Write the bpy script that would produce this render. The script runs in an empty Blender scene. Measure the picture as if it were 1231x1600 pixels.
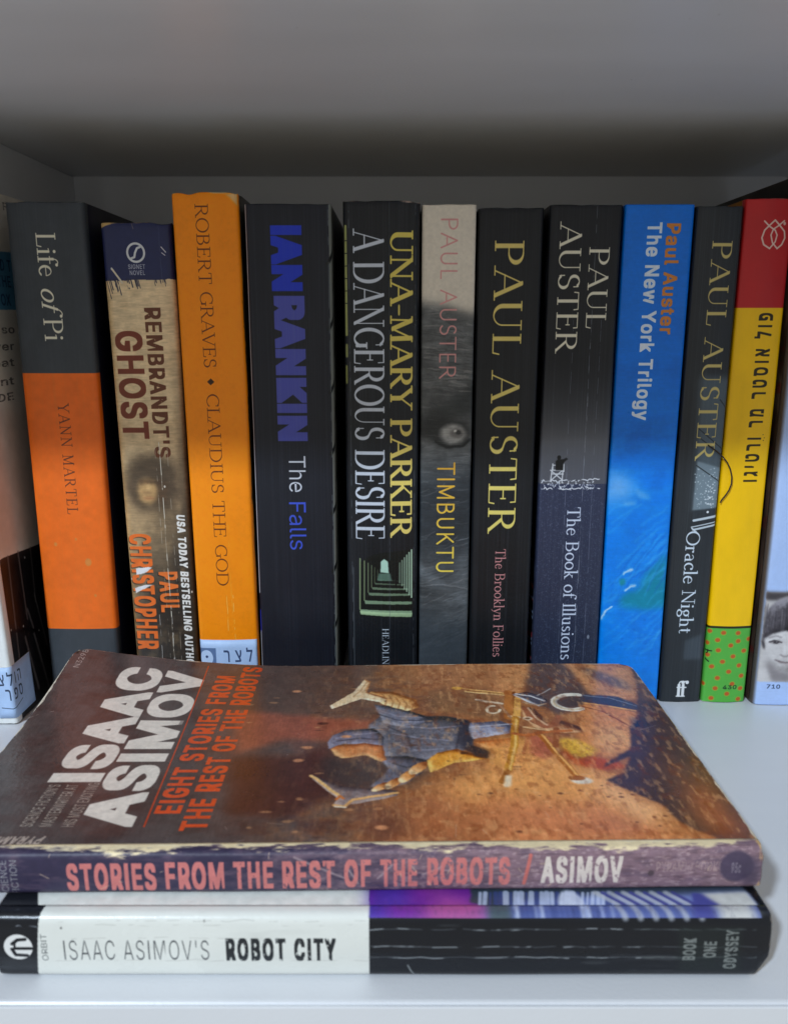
import bpy, bmesh, math, random
import numpy as np
from mathutils import Matrix, Euler, Vector
rng = np.random.default_rng(7); random.seed(7)
SC = bpy.context.scene
COL = SC.collection
MM = 0.001
R_ = math.radians

# ------------------------------------------------------------------ camera
PITCH, FPX, CX, CY = 12.8, 1280.0, 615.5, 800.0
CAM = np.array([0.0, -319.0, 154.6])                       # mm
cam = bpy.data.cameras.new("camera"); cam_o = bpy.data.objects.new("camera", cam); COL.objects.link(cam_o)
cam_o.location = CAM * MM
cam_o.rotation_euler = (R_(90 - PITCH), 0, 0)
cam.sensor_fit = 'AUTO'; cam.sensor_width = 36.0; cam.lens = 36.0 * FPX / 1600.0
cam.clip_start = 0.01; cam.clip_end = 20
cam.dof.use_dof = True; cam.dof.focus_distance = 0.318; cam.dof.aperture_fstop = 21
SC.camera = cam_o

# ------------------------------------------------------------------ world, lamps, exposure
world = bpy.data.worlds.new("World"); SC.world = world; world.use_nodes = True
bg = world.node_tree.nodes['Background']
bg.inputs[0].default_value = (1.0, 0.985, 0.92, 1); bg.inputs[1].default_value = 0.46
ld = bpy.data.lights.new("ceiling_lamp", 'AREA'); ld.shape = 'DISK'; ld.size = 0.12; ld.energy = 29.5; ld.color = (0.71, 0.845, 1.0)
lo = bpy.data.objects.new("ceiling_lamp", ld); COL.objects.link(lo)
tgt = Vector((0, -0.06, 0.08)); ldir = Vector((-0.58, -1.0, 0.86)).normalized()
lo.location = tgt + ldir * 1.9
lo.rotation_euler = ldir.to_track_quat('Z', 'Y').to_euler()
SC.view_settings.view_transform = 'Standard'; SC.view_settings.look = 'None'
SC.view_settings.exposure = 0.0; SC.view_settings.gamma = 1.0
SC.cycles.max_bounces = 8; SC.cycles.diffuse_bounces = 5; SC.cycles.glossy_bounces = 4
SC.render.film_transparent = False

# ------------------------------------------------------------------ small numpy printer: draws the flat print of covers and spines
def lin(c):
    c = np.asarray(c, float) / 255.0
    return np.where(c <= 0.04045, c / 12.92, ((c + 0.055) / 1.055) ** 2.4)
def gauss(m, s):
    if s < 0.3: return m
    k = int(3 * s) + 1; x = np.arange(-k, k + 1); w = np.exp(-x * x / (2 * s * s)); w /= w.sum()
    def conv(a):
        n = a.shape[0]; p = np.pad(a, ((k, k), (0, 0)), mode='edge')
        if k > 24:
            L = p.shape[0] + 2 * k
            f = np.fft.irfft(np.fft.rfft(p, L, axis=0) * np.fft.rfft(w, L)[:, None], L, axis=0)
            return f[2 * k:2 * k + n]
        o = np.zeros_like(a)
        for i in range(2 * k + 1): o += w[i] * p[i:i + n]
        return o
    return conv(conv(m).T).T
def vnoise(h, w, sy, sx, seed):
    r = np.random.default_rng(seed)
    gh, gw = int(h / sy) + 3, int(w / sx) + 3
    g = r.random((gh, gw))
    y = np.arange(h) / sy; x = np.arange(w) / sx
    yi = y.astype(int); xi = x.astype(int); fy = y - yi; fx = x - xi
    fy = fy * fy * (3 - 2 * fy); fx = fx * fx * (3 - 2 * fx)
    a = g[yi][:, xi]; b = g[yi][:, xi + 1]; c = g[yi + 1][:, xi]; d = g[yi + 1][:, xi + 1]
    fx = fx[None]; fy = fy[:, None]
    return (a * (1 - fx) + b * fx) * (1 - fy) + (c * (1 - fx) + d * fx) * fy
def fbm(h, w, sy, sx, seed, o=4):
    t = np.zeros((h, w)); a = 1; s = 0
    for i in range(o):
        t += a * vnoise(h, w, max(sy / 2 ** i, 1.01), max(sx / 2 ** i, 1.01), seed + i); s += a; a *= .55
    return t / s

# --- serif letters drawn with a broad nib -----------------------------------------------------
def arc(cx, cy, rx, ry, a0, a1, n=16):
    t = np.radians(np.linspace(a0, a1, n)); return [(cx + rx * math.cos(q), cy + ry * math.sin(q)) for q in t]
def V(x, y0=0., y1=1., b=1, t=1):
    s = [('s', [(x, y0), (x, y1)])]
    if b: s.append(('z', [(x - .13, y0), (x + .13, y0)]))
    if t: s.append(('z', [(x - .13, y1), (x + .13, y1)]))
    if t == .5: s[-1] = ('z', [(x - .13, y1 - .03), (x, y1)])
    return s
def F(x, y, l=.13): return [('z', [(x - l, y), (x + l, y)])]
def H(*p): return [('f', list(p))]
def S(*p): return [('s', list(p))]
GL = {}
def G(ch, adv, *parts):
    st = []
    for p in parts: st += p
    GL[ch] = (adv, st)
X = .62
G('A', .84, H((.06, 0), (.42, 1)), S((.42, 1), (.78, 0)), H((.18, .36), (.64, .36)), F(.06, 0), F(.78, 0))
G('B', .74, V(.14), H((.14, 1), (.34, 1)), S(*arc(.34, .77, .23, .23, 90, -90)), H((.34, .54), (.14, .54)), S(*arc(.36, .27, .28, .27, 90, -90)), H((.36, 0), (.14, 0)), H((.34, .54), (.37, .54)))
G('C', .80, S(*arc(.46, .5, .40, .5, 48, 312, 28)), H((.73, .96), (.74, .72)), H((.73, .14), (.74, .2)))
G('D', .90, V(.14), H((.14, 1), (.40, 1)), S(*arc(.40, .5, .42, .5, 90, -90, 24)), H((.40, 0), (.14, 0)))
G('E', .68, V(.14), H((.14, 1), (.58, 1), (.59, .82)), H((.14, .53), (.47, .53)), H((.47, .62), (.47, .44)), H((.14, 0), (.60, 0), (.63, .19)))
G('F', .62, V(.14), H((.14, 1), (.56, 1), (.57, .82)), H((.14, .52), (.45, .52)), H((.45, .61), (.45, .43)))
G('G', .86, S(*arc(.46, .5, .40, .5, 50, 322, 28)), H((.72, .96), (.73, .74)), S((.76, .06), (.76, .40)), F(.76, .42))
G('H', .86, V(.14), V(.72), H((.14, .52), (.72, .52)))
G('I', .30, V(.15))
G('K', .80, V(.14), H((.16, .44), (.62, 1)), S((.30, .60), (.72, 0)), F(.62, 1), F(.74, 0))
G('L', .62, V(.14), H((.14, 0), (.56, 0), (.60, .22)))
G('M', 1.0, H((.13, 0), (.15, 1)), S((.15, 1), (.48, .06)), H((.48, .06), (.83, 1)), S((.83, 1), (.86, 0)), F(.13, 0), F(.86, 0), F(.10, 1, .08), F(.88, 1, .08))
G('N', .88, H((.14, 0), (.14, 1)), S((.12, 1), (.74, 0)), H((.74, 0), (.74, 1)), F(.14, 0), F(.09, 1, .1), F(.74, 1))
G('O', .90, S(*arc(.45, .5, .40, .5, 0, 360, 36)))
G('P', .68, V(.14), H((.14, 1), (.34, 1)), S(*arc(.34, .74, .27, .26, 90, -90)), H((.34, .48), (.14, .48)))
G('R', .78, V(.14), H((.14, 1), (.34, 1)), S(*arc(.34, .75, .26, .25, 90, -90)), H((.34, .5), (.14, .5)), S((.36, .5), (.72, 0)), F(.74, 0, .08))
G('S', .60, S(*(arc(.30, .755, .20, .245, 35, 235, 16) + [(.30, .5)] + arc(.30, .25, .23, .25, 55, -150, 16))), H((.49, .96), (.50, .74)), H((.08, .05), (.07, .28)))
G('T', .74, V(.37, 0, 1, 1, 0), H((.04, .80), (.06, 1), (.68, 1), (.70, .80)))
G('U', .86, S((.14, 1), (.14, .32)), S(*arc(.42, .32, .28, .32, 180, 270, 10)), H(*arc(.42, .32, .28, .32, 270, 360, 10)), H((.70, .3), (.70, 1)), F(.14, 1), F(.70, 1))
G('V', .80, S((.06, 1), (.40, 0)), H((.40, 0), (.74, 1)), F(.06, 1), F(.74, 1))
G('Y', .76, S((.04, 1), (.38, .46)), H((.38, .46), (.72, 1)), V(.38, 0, .46, 1, 0), F(.04, 1), F(.72, 1))
G('i', .28, V(.14, 0, X, 1, .5), [('d', [(.14, .90)])])
G('l', .28, V(.14, 0, 1.05, 1, .5))
G('f', .34, V(.14, 0, .82, 1, 0), H(*arc(.29, .82, .15, .22, 180, 50, 9)), [('d', [(.40, .97)])], H((.02, X), (.34, X)))
G('e', .54, H((.07, .36), (.48, .36)), H(*arc(.28, .36, .20, .28, 0, 90, 9)), S(*arc(.28, .32, .22, .32, 90, 315, 18)))
G('o', .60, S(*arc(.30, .32, .24, .32, 0, 360, 24)))
G('c', .50, S(*arc(.30, .32, .23, .32, 60, 310, 20)), [('d', [(.42, .52)])])
G('n', .64, V(.14, 0, X, 1, .5), H(*arc(.31, .40, .17, .23, 180, 80, 8)), S(*arc(.31, .40, .17, .23, 80, 0, 6)), V(.48, 0, .42, 1, 0))
G('h', .64, V(.14, 0, 1.05, 1, .5), H(*arc(.31, .40, .17, .23, 180, 80, 8)), S(*arc(.31, .40, .17, .23, 80, 0, 6)), V(.48, 0, .42, 1, 0))
G('k', .60, V(.14, 0, 1.05, 1, .5), H((.15, .26), (.44, .60)), S((.25, .38), (.50, 0)), F(.44, .61, .09), F(.52, 0, .1))
G('r', .44, V(.14, 0, X, 1, .5), H(*arc(.30, .42, .15, .2, 180, 70, 7)), [('d', [(.37, .57)])])
G('s', .44, S(*(arc(.22, .475, .13, .155, 40, 235, 10) + [(.22, .32)] + arc(.22, .155, .15, .155, 55, -150, 10))))
G('t', .38, S((.16, .82), (.16, .14)), H(*arc(.27, .12, .11, .12, 180, 320, 7)), H((.03, X), (.33, X)))
G('u', .64, V(.14, .2, X, 0, .5), S(*arc(.30, .20, .16, .20, 180, 260, 7)), H(*arc(.30, .2, .17, .2, 260, 350, 7)), V(.48, 0, X, 1, .5))
G('a', .54, H(*arc(.24, .44, .16, .19, 150, 20, 9)), S((.40, .46), (.40, .0)), S(*arc(.24, .17, .17, .17, 80, 290, 12)), H((.25, .34), (.40, .37)), F(.46, 0, .06))
G('g', .54, S(*arc(.26, .42, .17, .20, 0, 360, 18)), H((.40, .58), (.52, .62)), H((.15, .25), (.14, .12), (.36, .06)), S(*arc(.26, -.12, .21, .17, 60, -300, 20)))
G('y', .58, S((.06, X), (.29, 0)), H((.52, X), (.22, -.20), (.08, -.26)), F(.06, X, .1), F(.52, X, .1))
G(' ', .34)
G("-", .36, S((.06, .38), (.30, .38)))
G('*', .34, [('d', [(.14, .5)]), ('d', [(.17, .5)])])
LINE = {'T': (.70, H((.03, 1), (.67, 1)) + S((.35, 0), (.35, 1))), 'E': (.60, S((.14, 0), (.14, 1)) + H((.14, 1), (.54, 1)) + H((.14, .52), (.50, .52)) + H((.14, 0), (.54, 0))),
        'L': (.54, S((.14, 1), (.14, 0)) + H((.14, 0), (.52, 0))), 'S': (.58, GL['S'][1][:1]), 'U': (.80, S((.14, 1), (.14, .3)) + S(*arc(.40, .30, .26, .30, 180, 360, 16)) + S((.66, .3), (.66, 1))),
        'M': (.96, H((.14, 0), (.14, 1)) + S((.14, 1), (.48, .12)) + H((.48, .12), (.82, 1)) + S((.82, 1), (.82, 0)))}
RES = 84
def serif_mask(s, stem, hair, track, plain_=False, italic=()):
    """ink mask of a string, cap height = RES px; returns mask and the row of the baseline"""
    x = 0; segs = []
    for i, ch in enumerate(s):
        adv, st = LINE[ch] if plain_ and ch in LINE else GL[ch]
        if plain_: st = [q for q in st if q[0] != 'z']
        sl = .28 if i in italic else 0
        for k, pts in st:
            p = np.array(pts, float); p[:, 0] += x + sl * p[:, 1]; segs.append((k, p))
        x += adv + track
    allp = np.concatenate([p for _, p in segs])
    x0, x1 = allp[:, 0].min() - stem * .5, allp[:, 0].max() + stem * .5
    asc, desc = 1.15, .40
    W, Hh = int((x1 - x0) * RES) + 1, int((asc + desc) * RES)
    m = np.zeros((Hh, W))
    for k, p in segs:
        if k == 's': wx, wy = stem, hair * 1.15
        elif k in 'fz': wx = wy = hair
        else: wx = wy = stem * 1.25
        if len(p) == 1: p = np.concatenate([p, p + 1e-4])
        for a, b in zip(p[:-1], p[1:]):
            xa = max(int((min(a[0], b[0]) - wx - x0) * RES), 0); xb = min(int((max(a[0], b[0]) + wx - x0) * RES) + 2, W)
            ya = max(int((asc - max(a[1], b[1]) - wx) * RES), 0); yb = min(int((asc - min(a[1], b[1]) + wx) * RES) + 2, Hh)
            if xb <= xa or yb <= ya: continue
            gx = (np.arange(xa, xb) + .5) / RES + x0; gy = asc - (np.arange(ya, yb) + .5) / RES
            qx = gx[None, :] / wx; qy = gy[:, None] / wy
            ax, ay, bx, by = a[0] / wx, a[1] / wy, b[0] / wx, b[1] / wy
            dx, dy = bx - ax, by - ay; L = dx * dx + dy * dy + 1e-12
            t = np.clip(((qx - ax) * dx + (qy - ay) * dy) / L, 0, 1)
            d = np.sqrt((qx - ax - t * dx) ** 2 + (qy - ay - t * dy) ** 2)
            c = np.clip((.5 - d) * min(wx, wy) * RES * 1.2 + .5, 0, 1)
            m[ya:yb, xa:xb] = np.maximum(m[ya:yb, xa:xb], c)
    return m, asc * RES
import os
try: FACE = bpy.data.fonts.load(os.path.join(bpy.utils.system_resource('DATAFILES'), 'fonts', 'Inter.woff2'))
except Exception: FACE = None
def _tris(body):
    c = bpy.data.curves.new('lettering', 'FONT'); c.body = body; c.resolution_u = 4
    if FACE and all(ord(q) < 0x500 for q in body): c.font = FACE
    o = bpy.data.objects.new('lettering', c); COL.objects.link(o)
    me = bpy.data.meshes.new_from_object(o.evaluated_get(bpy.context.evaluated_depsgraph_get()))
    me.calc_loop_triangles()
    v = np.array([q.co[:2] for q in me.vertices]).reshape(-1, 2); t = np.array([q.vertices[:] for q in me.loop_triangles])
    bpy.data.objects.remove(o); bpy.data.curves.remove(c); bpy.data.meshes.remove(me)
    return v, t
_GC = {}
def glyph(ch):
    if not _GC:
        ch_ = _tris('H')[0][:, 1].max()
        _GC['I'] = ((np.array([(0, 0), (.145, 0), (.145, 1), (0, 1)]) * ch_ + np.array([.12 * ch_, 0]), np.array([(0, 1, 2), (0, 2, 3)])), .385 * ch_)
    if ch not in _GC:
        vI = _tris('H')[0]; v2 = _tris(ch + 'H')[0]
        _GC[ch] = (_tris(ch) if ch != ' ' else (None, None), v2[:, 0].max() - vI[:, 0].max())
    return _GC[ch]
def grow(m, rx, ry):
    """thicken (or thin, negative) strokes by rx, ry pixels a side"""
    def one(a, r):
        if abs(r) < .05: return a
        f = np.maximum if r > 0 else np.minimum; r = abs(r); n = int(r); fr_ = r - n; o = a.copy()
        for q in range(1, n + 1):
            o[q:] = f(o[q:], a[:-q]); o[:-q] = f(o[:-q], a[q:])
        q = n + 1; p = o.copy(); p[q:] = f(p[q:], a[:-q]); p[:-q] = f(p[:-q], a[q:])
        return o * (1 - fr_) + p * fr_
    return one(one(m, ry).T, rx).T
def sans_mask(s, bold, track, bx=1.):
    k = RES * 2 / (_tris('H')[0][:, 1].max()); x = 0; put = []
    for ch in s:
        (v, t), adv = glyph(ch)
        if v is not None: put.append((v + np.array([x, 0]), t))
        x += adv + 2 * bold * bx * .85 + (track - 1) * .5
    x0 = min(v[:, 0].min() for v, _ in put) * k - 30
    asc = 1.5 * RES * 2; W = int(max(v[:, 0].max() for v, _ in put) * k - x0) + 32; Hh = int(2.1 * RES * 2)
    m = np.zeros((Hh, W), bool)
    for v, t in put:
        v = v * k; v[:, 0] -= x0; v[:, 1] = asc - v[:, 1]
        for a, b, cc in v[t]:
            if abs((b[0] - a[0]) * (cc[1] - a[1]) - (b[1] - a[1]) * (cc[0] - a[0])) < 1.: continue
            xa, xb = int(min(a[0], b[0], cc[0])), int(max(a[0], b[0], cc[0])) + 2
            ya, yb = max(int(min(a[1], b[1], cc[1])), 0), min(int(max(a[1], b[1], cc[1])) + 2, Hh)
            gx = np.arange(xa, xb)[None] + .5; gy = np.arange(ya, yb)[:, None] + .5
            e = lambda p, q: (q[0] - p[0]) * (gy - p[1]) - (q[1] - p[1]) * (gx - p[0])
            e1, e2, e3 = e(a, b), e(b, cc), e(cc, a)
            ins = ((e1 >= -.01) & (e2 >= -.01) & (e3 >= -.01)) | ((e1 <= .01) & (e2 <= .01) & (e3 <= .01))
            m[ya:yb, xa:xb] |= ins
    m = m.astype(float); m = m[:Hh // 2 * 2, :W // 2 * 2]
    m = m.reshape(m.shape[0] // 2, 2, m.shape[1] // 2, 2).mean((1, 3))
    r = bold * k / 2 * .8
    return grow(m, r * bx, r * .8), asc / 2
CAPH = .73
class Print:
    """flat print of one surface, in millimetres (u right, v down); pm maps a point of the photograph onto that surface"""
    def __init__(self, W, Hm, res, fill, pm=None):
        self.W, self.H, self.res, self.pm = W, Hm, res, pm
        self.h, self.w = max(int(Hm * res), 4), max(int(W * res), 4)
        self.a = np.empty((self.h, self.w, 3)); self.a[:] = np.array(fill) / 255.
    def m(self, p): return np.array(self.pm(*p) if self.pm else p, float)
    def ms(self, pts): return np.array([self.m(p) for p in pts])
    def over(self, mask, col, y0=0, x0=0):
        c = np.asarray(col, float)
        c = c / 255. if c.ndim == 1 else c
        h, w = mask.shape; s = self.a[y0:y0 + h, x0:x0 + w]
        s += (c - s) * mask[..., None]
    def box(self, q, pad):
        x0 = max(int((q[:, 0].min() - pad) * self.res), 0); x1 = min(int((q[:, 0].max() + pad) * self.res) + 2, self.w)
        y0 = max(int((q[:, 1].min() - pad) * self.res), 0); y1 = min(int((q[:, 1].max() + pad) * self.res) + 2, self.h)
        return x0, x1, y0, y1
    def grid(self, x0, x1, y0, y1):
        return ((np.arange(x0, x1) + .5) / self.res)[None, :], ((np.arange(y0, y1) + .5) / self.res)[:, None]
    def poly(self, pts, col, al=1., soft=.0, rough=0., seed=1):
        q = self.ms(pts); x0, x1, y0, y1 = self.box(q, soft * 3 + .3 + rough)
        if x1 <= x0 or y1 <= y0: return
        gx, gy = self.grid(x0, x1, y0, y1)
        if rough:
            n1 = fbm(y1 - y0, x1 - x0, 2.5 * self.res, 2.5 * self.res, seed) - .5; n2 = fbm(y1 - y0, x1 - x0, 2.5 * self.res, 2.5 * self.res, seed + 9) - .5
            gx = gx + n1 * rough * 3; gy = gy + n2 * rough * 3
        ins = np.zeros((y1 - y0, x1 - x0), bool)
        n = len(q)
        for i in range(n):
            a, b = q[i], q[(i + 1) % n]
            if a[1] == b[1]: continue
            c = ((a[1] > gy) != (b[1] > gy)) & (gx < (b[0] - a[0]) * (gy - a[1]) / (b[1] - a[1]) + a[0])
            ins ^= c
        self.over(gauss(ins.astype(float), max(soft * self.res, .6)) * al, col, y0, x0)
    def form(self, pts, dark, mid, light, depth=1.2, soft=.12, al=1., ang=(-.75, -.65), rough=.12, seed=1, gain=1.5):
        """a painted rounded form: brushed from dark to light across its edges"""
        q = self.ms(pts); x0, x1, y0, y1 = self.box(q, depth * 3 + .5)
        if x1 <= x0 or y1 <= y0: return
        tmp = Print(self.W, self.H, self.res, (0, 0, 0)); tmp.a = np.zeros((self.h, self.w, 3)); tmp.poly([tuple(t) for t in q], (255, 255, 255), 1, soft, rough, seed)
        m = tmp.a[y0:y1, x0:x1, 0]; b = gauss(m, depth * self.res)
        gy, gx = np.gradient(b); g = (gx * -ang[0] + gy * -ang[1]) * depth * self.res * gain * -1
        n = fbm(y1 - y0, x1 - x0, 1.2 * self.res, 1.2 * self.res, seed + 3, 4) - .5
        t = np.clip(.5 - g + n * .35 + (b - .6) * .25, 0, 1)[..., None]
        d, mi, l = (np.array(c, float) / 255. for c in (dark, mid, light))
        self.over(m * al, np.where(t < .5, d + (mi - d) * t * 2, mi + (l - mi) * (t - .5) * 2), y0, x0)
    def streaks(self, amt, seed, sx=.35, col=(150, 155, 165)):
        n = fbm(self.h, self.w, 70 * self.res, sx * self.res, seed, 2); n2 = fbm(self.h, self.w, 9 * self.res, 5 * self.res, seed + 4, 4)
        self.over(np.clip((n - .45) * 2.2, 0, 1) * (.4 + n2) * amt, col)
        sp = vnoise(self.h, self.w, 1.3, 1.3, seed + 8); self.over(np.clip((sp - .985) * 60, 0, 1) * .35, (190, 190, 186))
    def line(self, pts, wmm, col, al=1., soft=.06, broken=0., seed=1):
        q = self.ms(pts); x0, x1, y0, y1 = self.box(q, wmm + soft * 3)
        if x1 <= x0 or y1 <= y0: return
        gx, gy = self.grid(x0, x1, y0, y1)
        d = np.full((y1 - y0, x1 - x0), 1e9)
        for a, b in zip(q[:-1], q[1:]):
            e = b - a; L = (e * e).sum() + 1e-9
            t = np.clip(((gx - a[0]) * e[0] + (gy - a[1]) * e[1]) / L, 0, 1)
            d = np.minimum(d, np.hypot(gx - a[0] - t * e[0], gy - a[1] - t * e[1]))
        mk = np.clip((wmm / 2 - d) / soft + .5, 0, 1)
        if broken:
            n = fbm(y1 - y0, x1 - x0, 3 * self.res, 3 * self.res, seed, 3); mk = mk * np.clip((n - broken) * 9, 0, 1)
        self.over(mk * al, col, y0, x0)
    def ell(self, c, rx, ry, col, al=1., soft=.1, ring=0.):
        q = self.m(c); pad = max(rx, ry) + soft * 3; x0, x1, y0, y1 = self.box(q[None], pad)
        if x1 <= x0 or y1 <= y0: return
        gx, gy = self.grid(x0, x1, y0, y1)
        d = np.hypot((gx - q[0]) / rx, (gy - q[1]) / ry); r = min(rx, ry)
        mk = np.clip((1 - d) * r / soft + .5, 0, 1)
        if ring: mk = mk * np.clip((d - 1 + ring / r) * r / soft + .5, 0, 1)
        self.over(mk * al, col, y0, x0)
    def band(self, y0p, y1p, col, al=1., soft=0., x=None):
        """a band right across, between two heights given as photo rows at photo column x"""
        v0 = self.m((x, y0p))[1] if self.pm else y0p; v1 = self.m((x, y1p))[1] if self.pm else y1p
        v = (np.arange(self.h) + .5) / self.res; s = max(soft, .6 / self.res)
        mk = np.clip((v - v0) / s + .5, 0, 1) * np.clip((v1 - v) / s + .5, 0, 1)
        self.over(np.repeat(mk[:, None], self.w, 1) * al, col)
    def text(self, s, a, b, cap, col, font='sans', bold=0., track=1., stem=.13, hair=.05, al=1., slant=0., straight=True, ero=0., italic=(), col2=None, seed=3, bx=1.):
        if font == 'sans': mk, base = sans_mask(s, bold, track, bx)
        else: mk, base = serif_mask(s, stem, hair, track if track != 1. else .06, font == 'line', italic=italic)
        A, B = self.m(a), self.m(b)
        if straight:
            if abs(B[1] - A[1]) > abs(B[0] - A[0]): A[0] = B[0] = (A[0] + B[0]) / 2
            else: A[1] = B[1] = (A[1] + B[1]) / 2
        d = B - A; L = np.hypot(*d); d /= L; up = np.array([d[1], -d[0]])
        cols = np.where(mk.max(0) > .3)[0]; c0, c1 = cols[0], cols[-1] + 1
        cor = np.array([A + up * cap * 1.3, B + up * cap * 1.3, A - up * cap * .5, B - up * cap * .5])
        x0, x1, y0, y1 = self.box(cor, .5 + abs(slant) * cap)
        if x1 <= x0 or y1 <= y0: return
        ss = 2
        gx = ((np.arange((x1 - x0) * ss) + .5) / ss + x0)[None, :] / self.res; gy = ((np.arange((y1 - y0) * ss) + .5) / ss + y0)[:, None] / self.res
        px_, py_ = gx - A[0], gy - A[1]
        hgt = (px_ * up[0] + py_ * up[1]) / cap; adv = (px_ * d[0] + py_ * d[1]) / L
        col_i = c0 + (adv - slant * hgt * cap / L) * (c1 - c0) - .5; row_i = base - hgt * RES - .5
        ok = (col_i > -1) & (col_i < mk.shape[1]) & (row_i > 0) & (row_i < mk.shape[0] - 2)
        ci = np.clip(col_i, 0, mk.shape[1] - 1.001); ri = np.clip(row_i, 0, mk.shape[0] - 1.001)
        ii, jj = ri.astype(int), ci.astype(int); fi, fj = ri - ii, ci - jj
        mp = np.pad(mk, ((0, 1), (0, 1)))
        o = (mp[ii, jj] * (1 - fj) + mp[ii, jj + 1] * fj) * (1 - fi) + (mp[ii + 1, jj] * (1 - fj) + mp[ii + 1, jj + 1] * fj) * fi
        o = np.where(ok, o, 0)
        o = o.reshape(y1 - y0, ss, x1 - x0, ss).mean((1, 3))
        if ero:
            n = fbm(y1 - y0, x1 - x0, .8 * self.res, .8 * self.res, seed, 3); o = o * np.clip((n - ero) * 7, 0, 1)
        if col2 is not None:
            t = np.clip(adv.reshape(y1 - y0, ss, x1 - x0, ss).mean((1, 3)), 0, 1)[..., None]
            self.over(o * al, (np.array(col) * (1 - t) + np.array(col2) * t) / 255., y0, x0)
        else: self.over(o * al, col, y0, x0)
    def grain(self, amt, sy=2., sx=2., seed=5, o=4):
        n = fbm(self.h, self.w, sy * self.res, sx * self.res, seed, o) - .5
        self.a *= (1 + n * 2 * amt)[..., None]
    def tint(self, col, lo, sy, sx, seed, al=1., hi=None):
        n = fbm(self.h, self.w, sy * self.res, sx * self.res, seed)
        self.over(np.clip((n - lo) * 6, 0, 1) * al, col)
    def wear(self, side, depth, col, seed, al=1., thr=.45):
        e = (3.2, .9) if side in 'lr' else (.9, 3.2)
        n = fbm(self.h, self.w, e[0] * self.res, e[1] * self.res, seed, 5) * .5 + fbm(self.h, self.w, 14 * self.res, 14 * self.res, seed + 5, 2) * .5
        u = ((np.arange(self.w) + .5) / self.res)[None]; v = ((np.arange(self.h) + .5) / self.res)[:, None]
        d = {'l': u + 0 * v, 'r': self.W - u + 0 * v, 't': v + 0 * u, 'b': self.H - v + 0 * u}[side]
        self.over(np.clip((n * 1.0 - thr - .5 * (d / depth)) * 9 + .5, 0, 1) * al, col)
    def creases(self, us, col, al, broken, w=.18, seed=1, v0=0., v1=None):
        for i, u in enumerate(us):
            vv = np.linspace(v0, self.H if v1 is None else v1, 14); rr = np.random.default_rng(seed + i)
            pm, self.pm = self.pm, None
            self.line([(u + rr.normal(0, .07), q) for q in vv], w, col, al, .1, broken, seed + i * 3)
            self.pm = pm
    def paintly(self, amt, scale, seed, lum=.10, soft=.0, v0=0., v1=None):
        """break up edges and tone the way a half-tone painted picture does"""
        a = int(v0 * self.res); b = self.h if v1 is None else int(v1 * self.res); a, b = max(a, 0), min(b, self.h)
        h, w = b - a, self.w; src = self.a[a:b].copy()
        if soft:
            for c in range(3): src[..., c] = gauss(src[..., c], soft * self.res)
        dx = (fbm(h, w, scale * self.res, scale * self.res, seed, 4) - .5) * amt * self.res * 2; dy = (fbm(h, w, scale * self.res, scale * self.res, seed + 50, 4) - .5) * amt * self.res * 2
        yy = np.clip(np.arange(h)[:, None] + dy, 0, h - 1).astype(int); xx = np.clip(np.arange(w)[None] + dx, 0, w - 1).astype(int)
        src = src[yy, xx]
        n = fbm(h, w, .5 * self.res, 3. * self.res, seed + 77, 3) + fbm(h, w, 4 * self.res, 4 * self.res, seed + 87, 4) - 1.
        self.a[a:b] = src * (1 + n * 2 * lum)[..., None]
    def image(self, name):
        im = bpy.data.images.new(name, self.w, self.h, alpha=False)
        buf = np.ones((self.h, self.w, 4), np.float32); buf[..., :3] = np.clip(self.a[::-1], 0, 1)
        im.pixels.foreach_set(buf.ravel()); im.update(); im.pack()
        return im

# ------------------------------------------------------------------ materials
def nodes(m):
    m.use_nodes = True; nt = m.node_tree; return nt, nt.nodes['Principled BSDF']
def paint_mat(name, rgb, rough=.5, bump=.1, scale=400., var=.06, spec=.5):
    m = bpy.data.materials.new(name); nt, b = nodes(m); N = nt.nodes.new; L = nt.links.new
    tc = N('ShaderNodeTexCoord'); nz = N('ShaderNodeTexNoise'); nz.inputs['Scale'].default_value = scale; nz.inputs['Detail'].default_value = 5
    L(tc.outputs['Object'], nz.inputs['Vector'])
    n2 = N('ShaderNodeTexNoise'); n2.inputs['Scale'].default_value = scale / 14; L(tc.outputs['Object'], n2.inputs['Vector'])
    mx = N('ShaderNodeMix'); mx.data_type = 'RGBA'
    c = lin(rgb); mx.inputs[6].default_value = (*(c * (1 - var)), 1); mx.inputs[7].default_value = (*np.minimum(c * (1 + var), 1), 1)
    L(n2.outputs['Fac'], mx.inputs[0]); L(mx.outputs[2], b.inputs['Base Color'])
    mr = N('ShaderNodeMapRange'); mr.inputs[3].default_value = rough - .08; mr.inputs[4].default_value = rough + .08
    L(n2.outputs['Fac'], mr.inputs[0]); L(mr.outputs[0], b.inputs['Roughness'])
    bp = N('ShaderNodeBump'); bp.inputs['Strength'].default_value = bump; bp.inputs['Distance'].default_value = .0004
    L(nz.outputs['Fac'], bp.inputs['Height']); L(bp.outputs['Normal'], b.inputs['Normal'])
    b.inputs['Specular IOR Level'].default_value = spec
    return m
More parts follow.
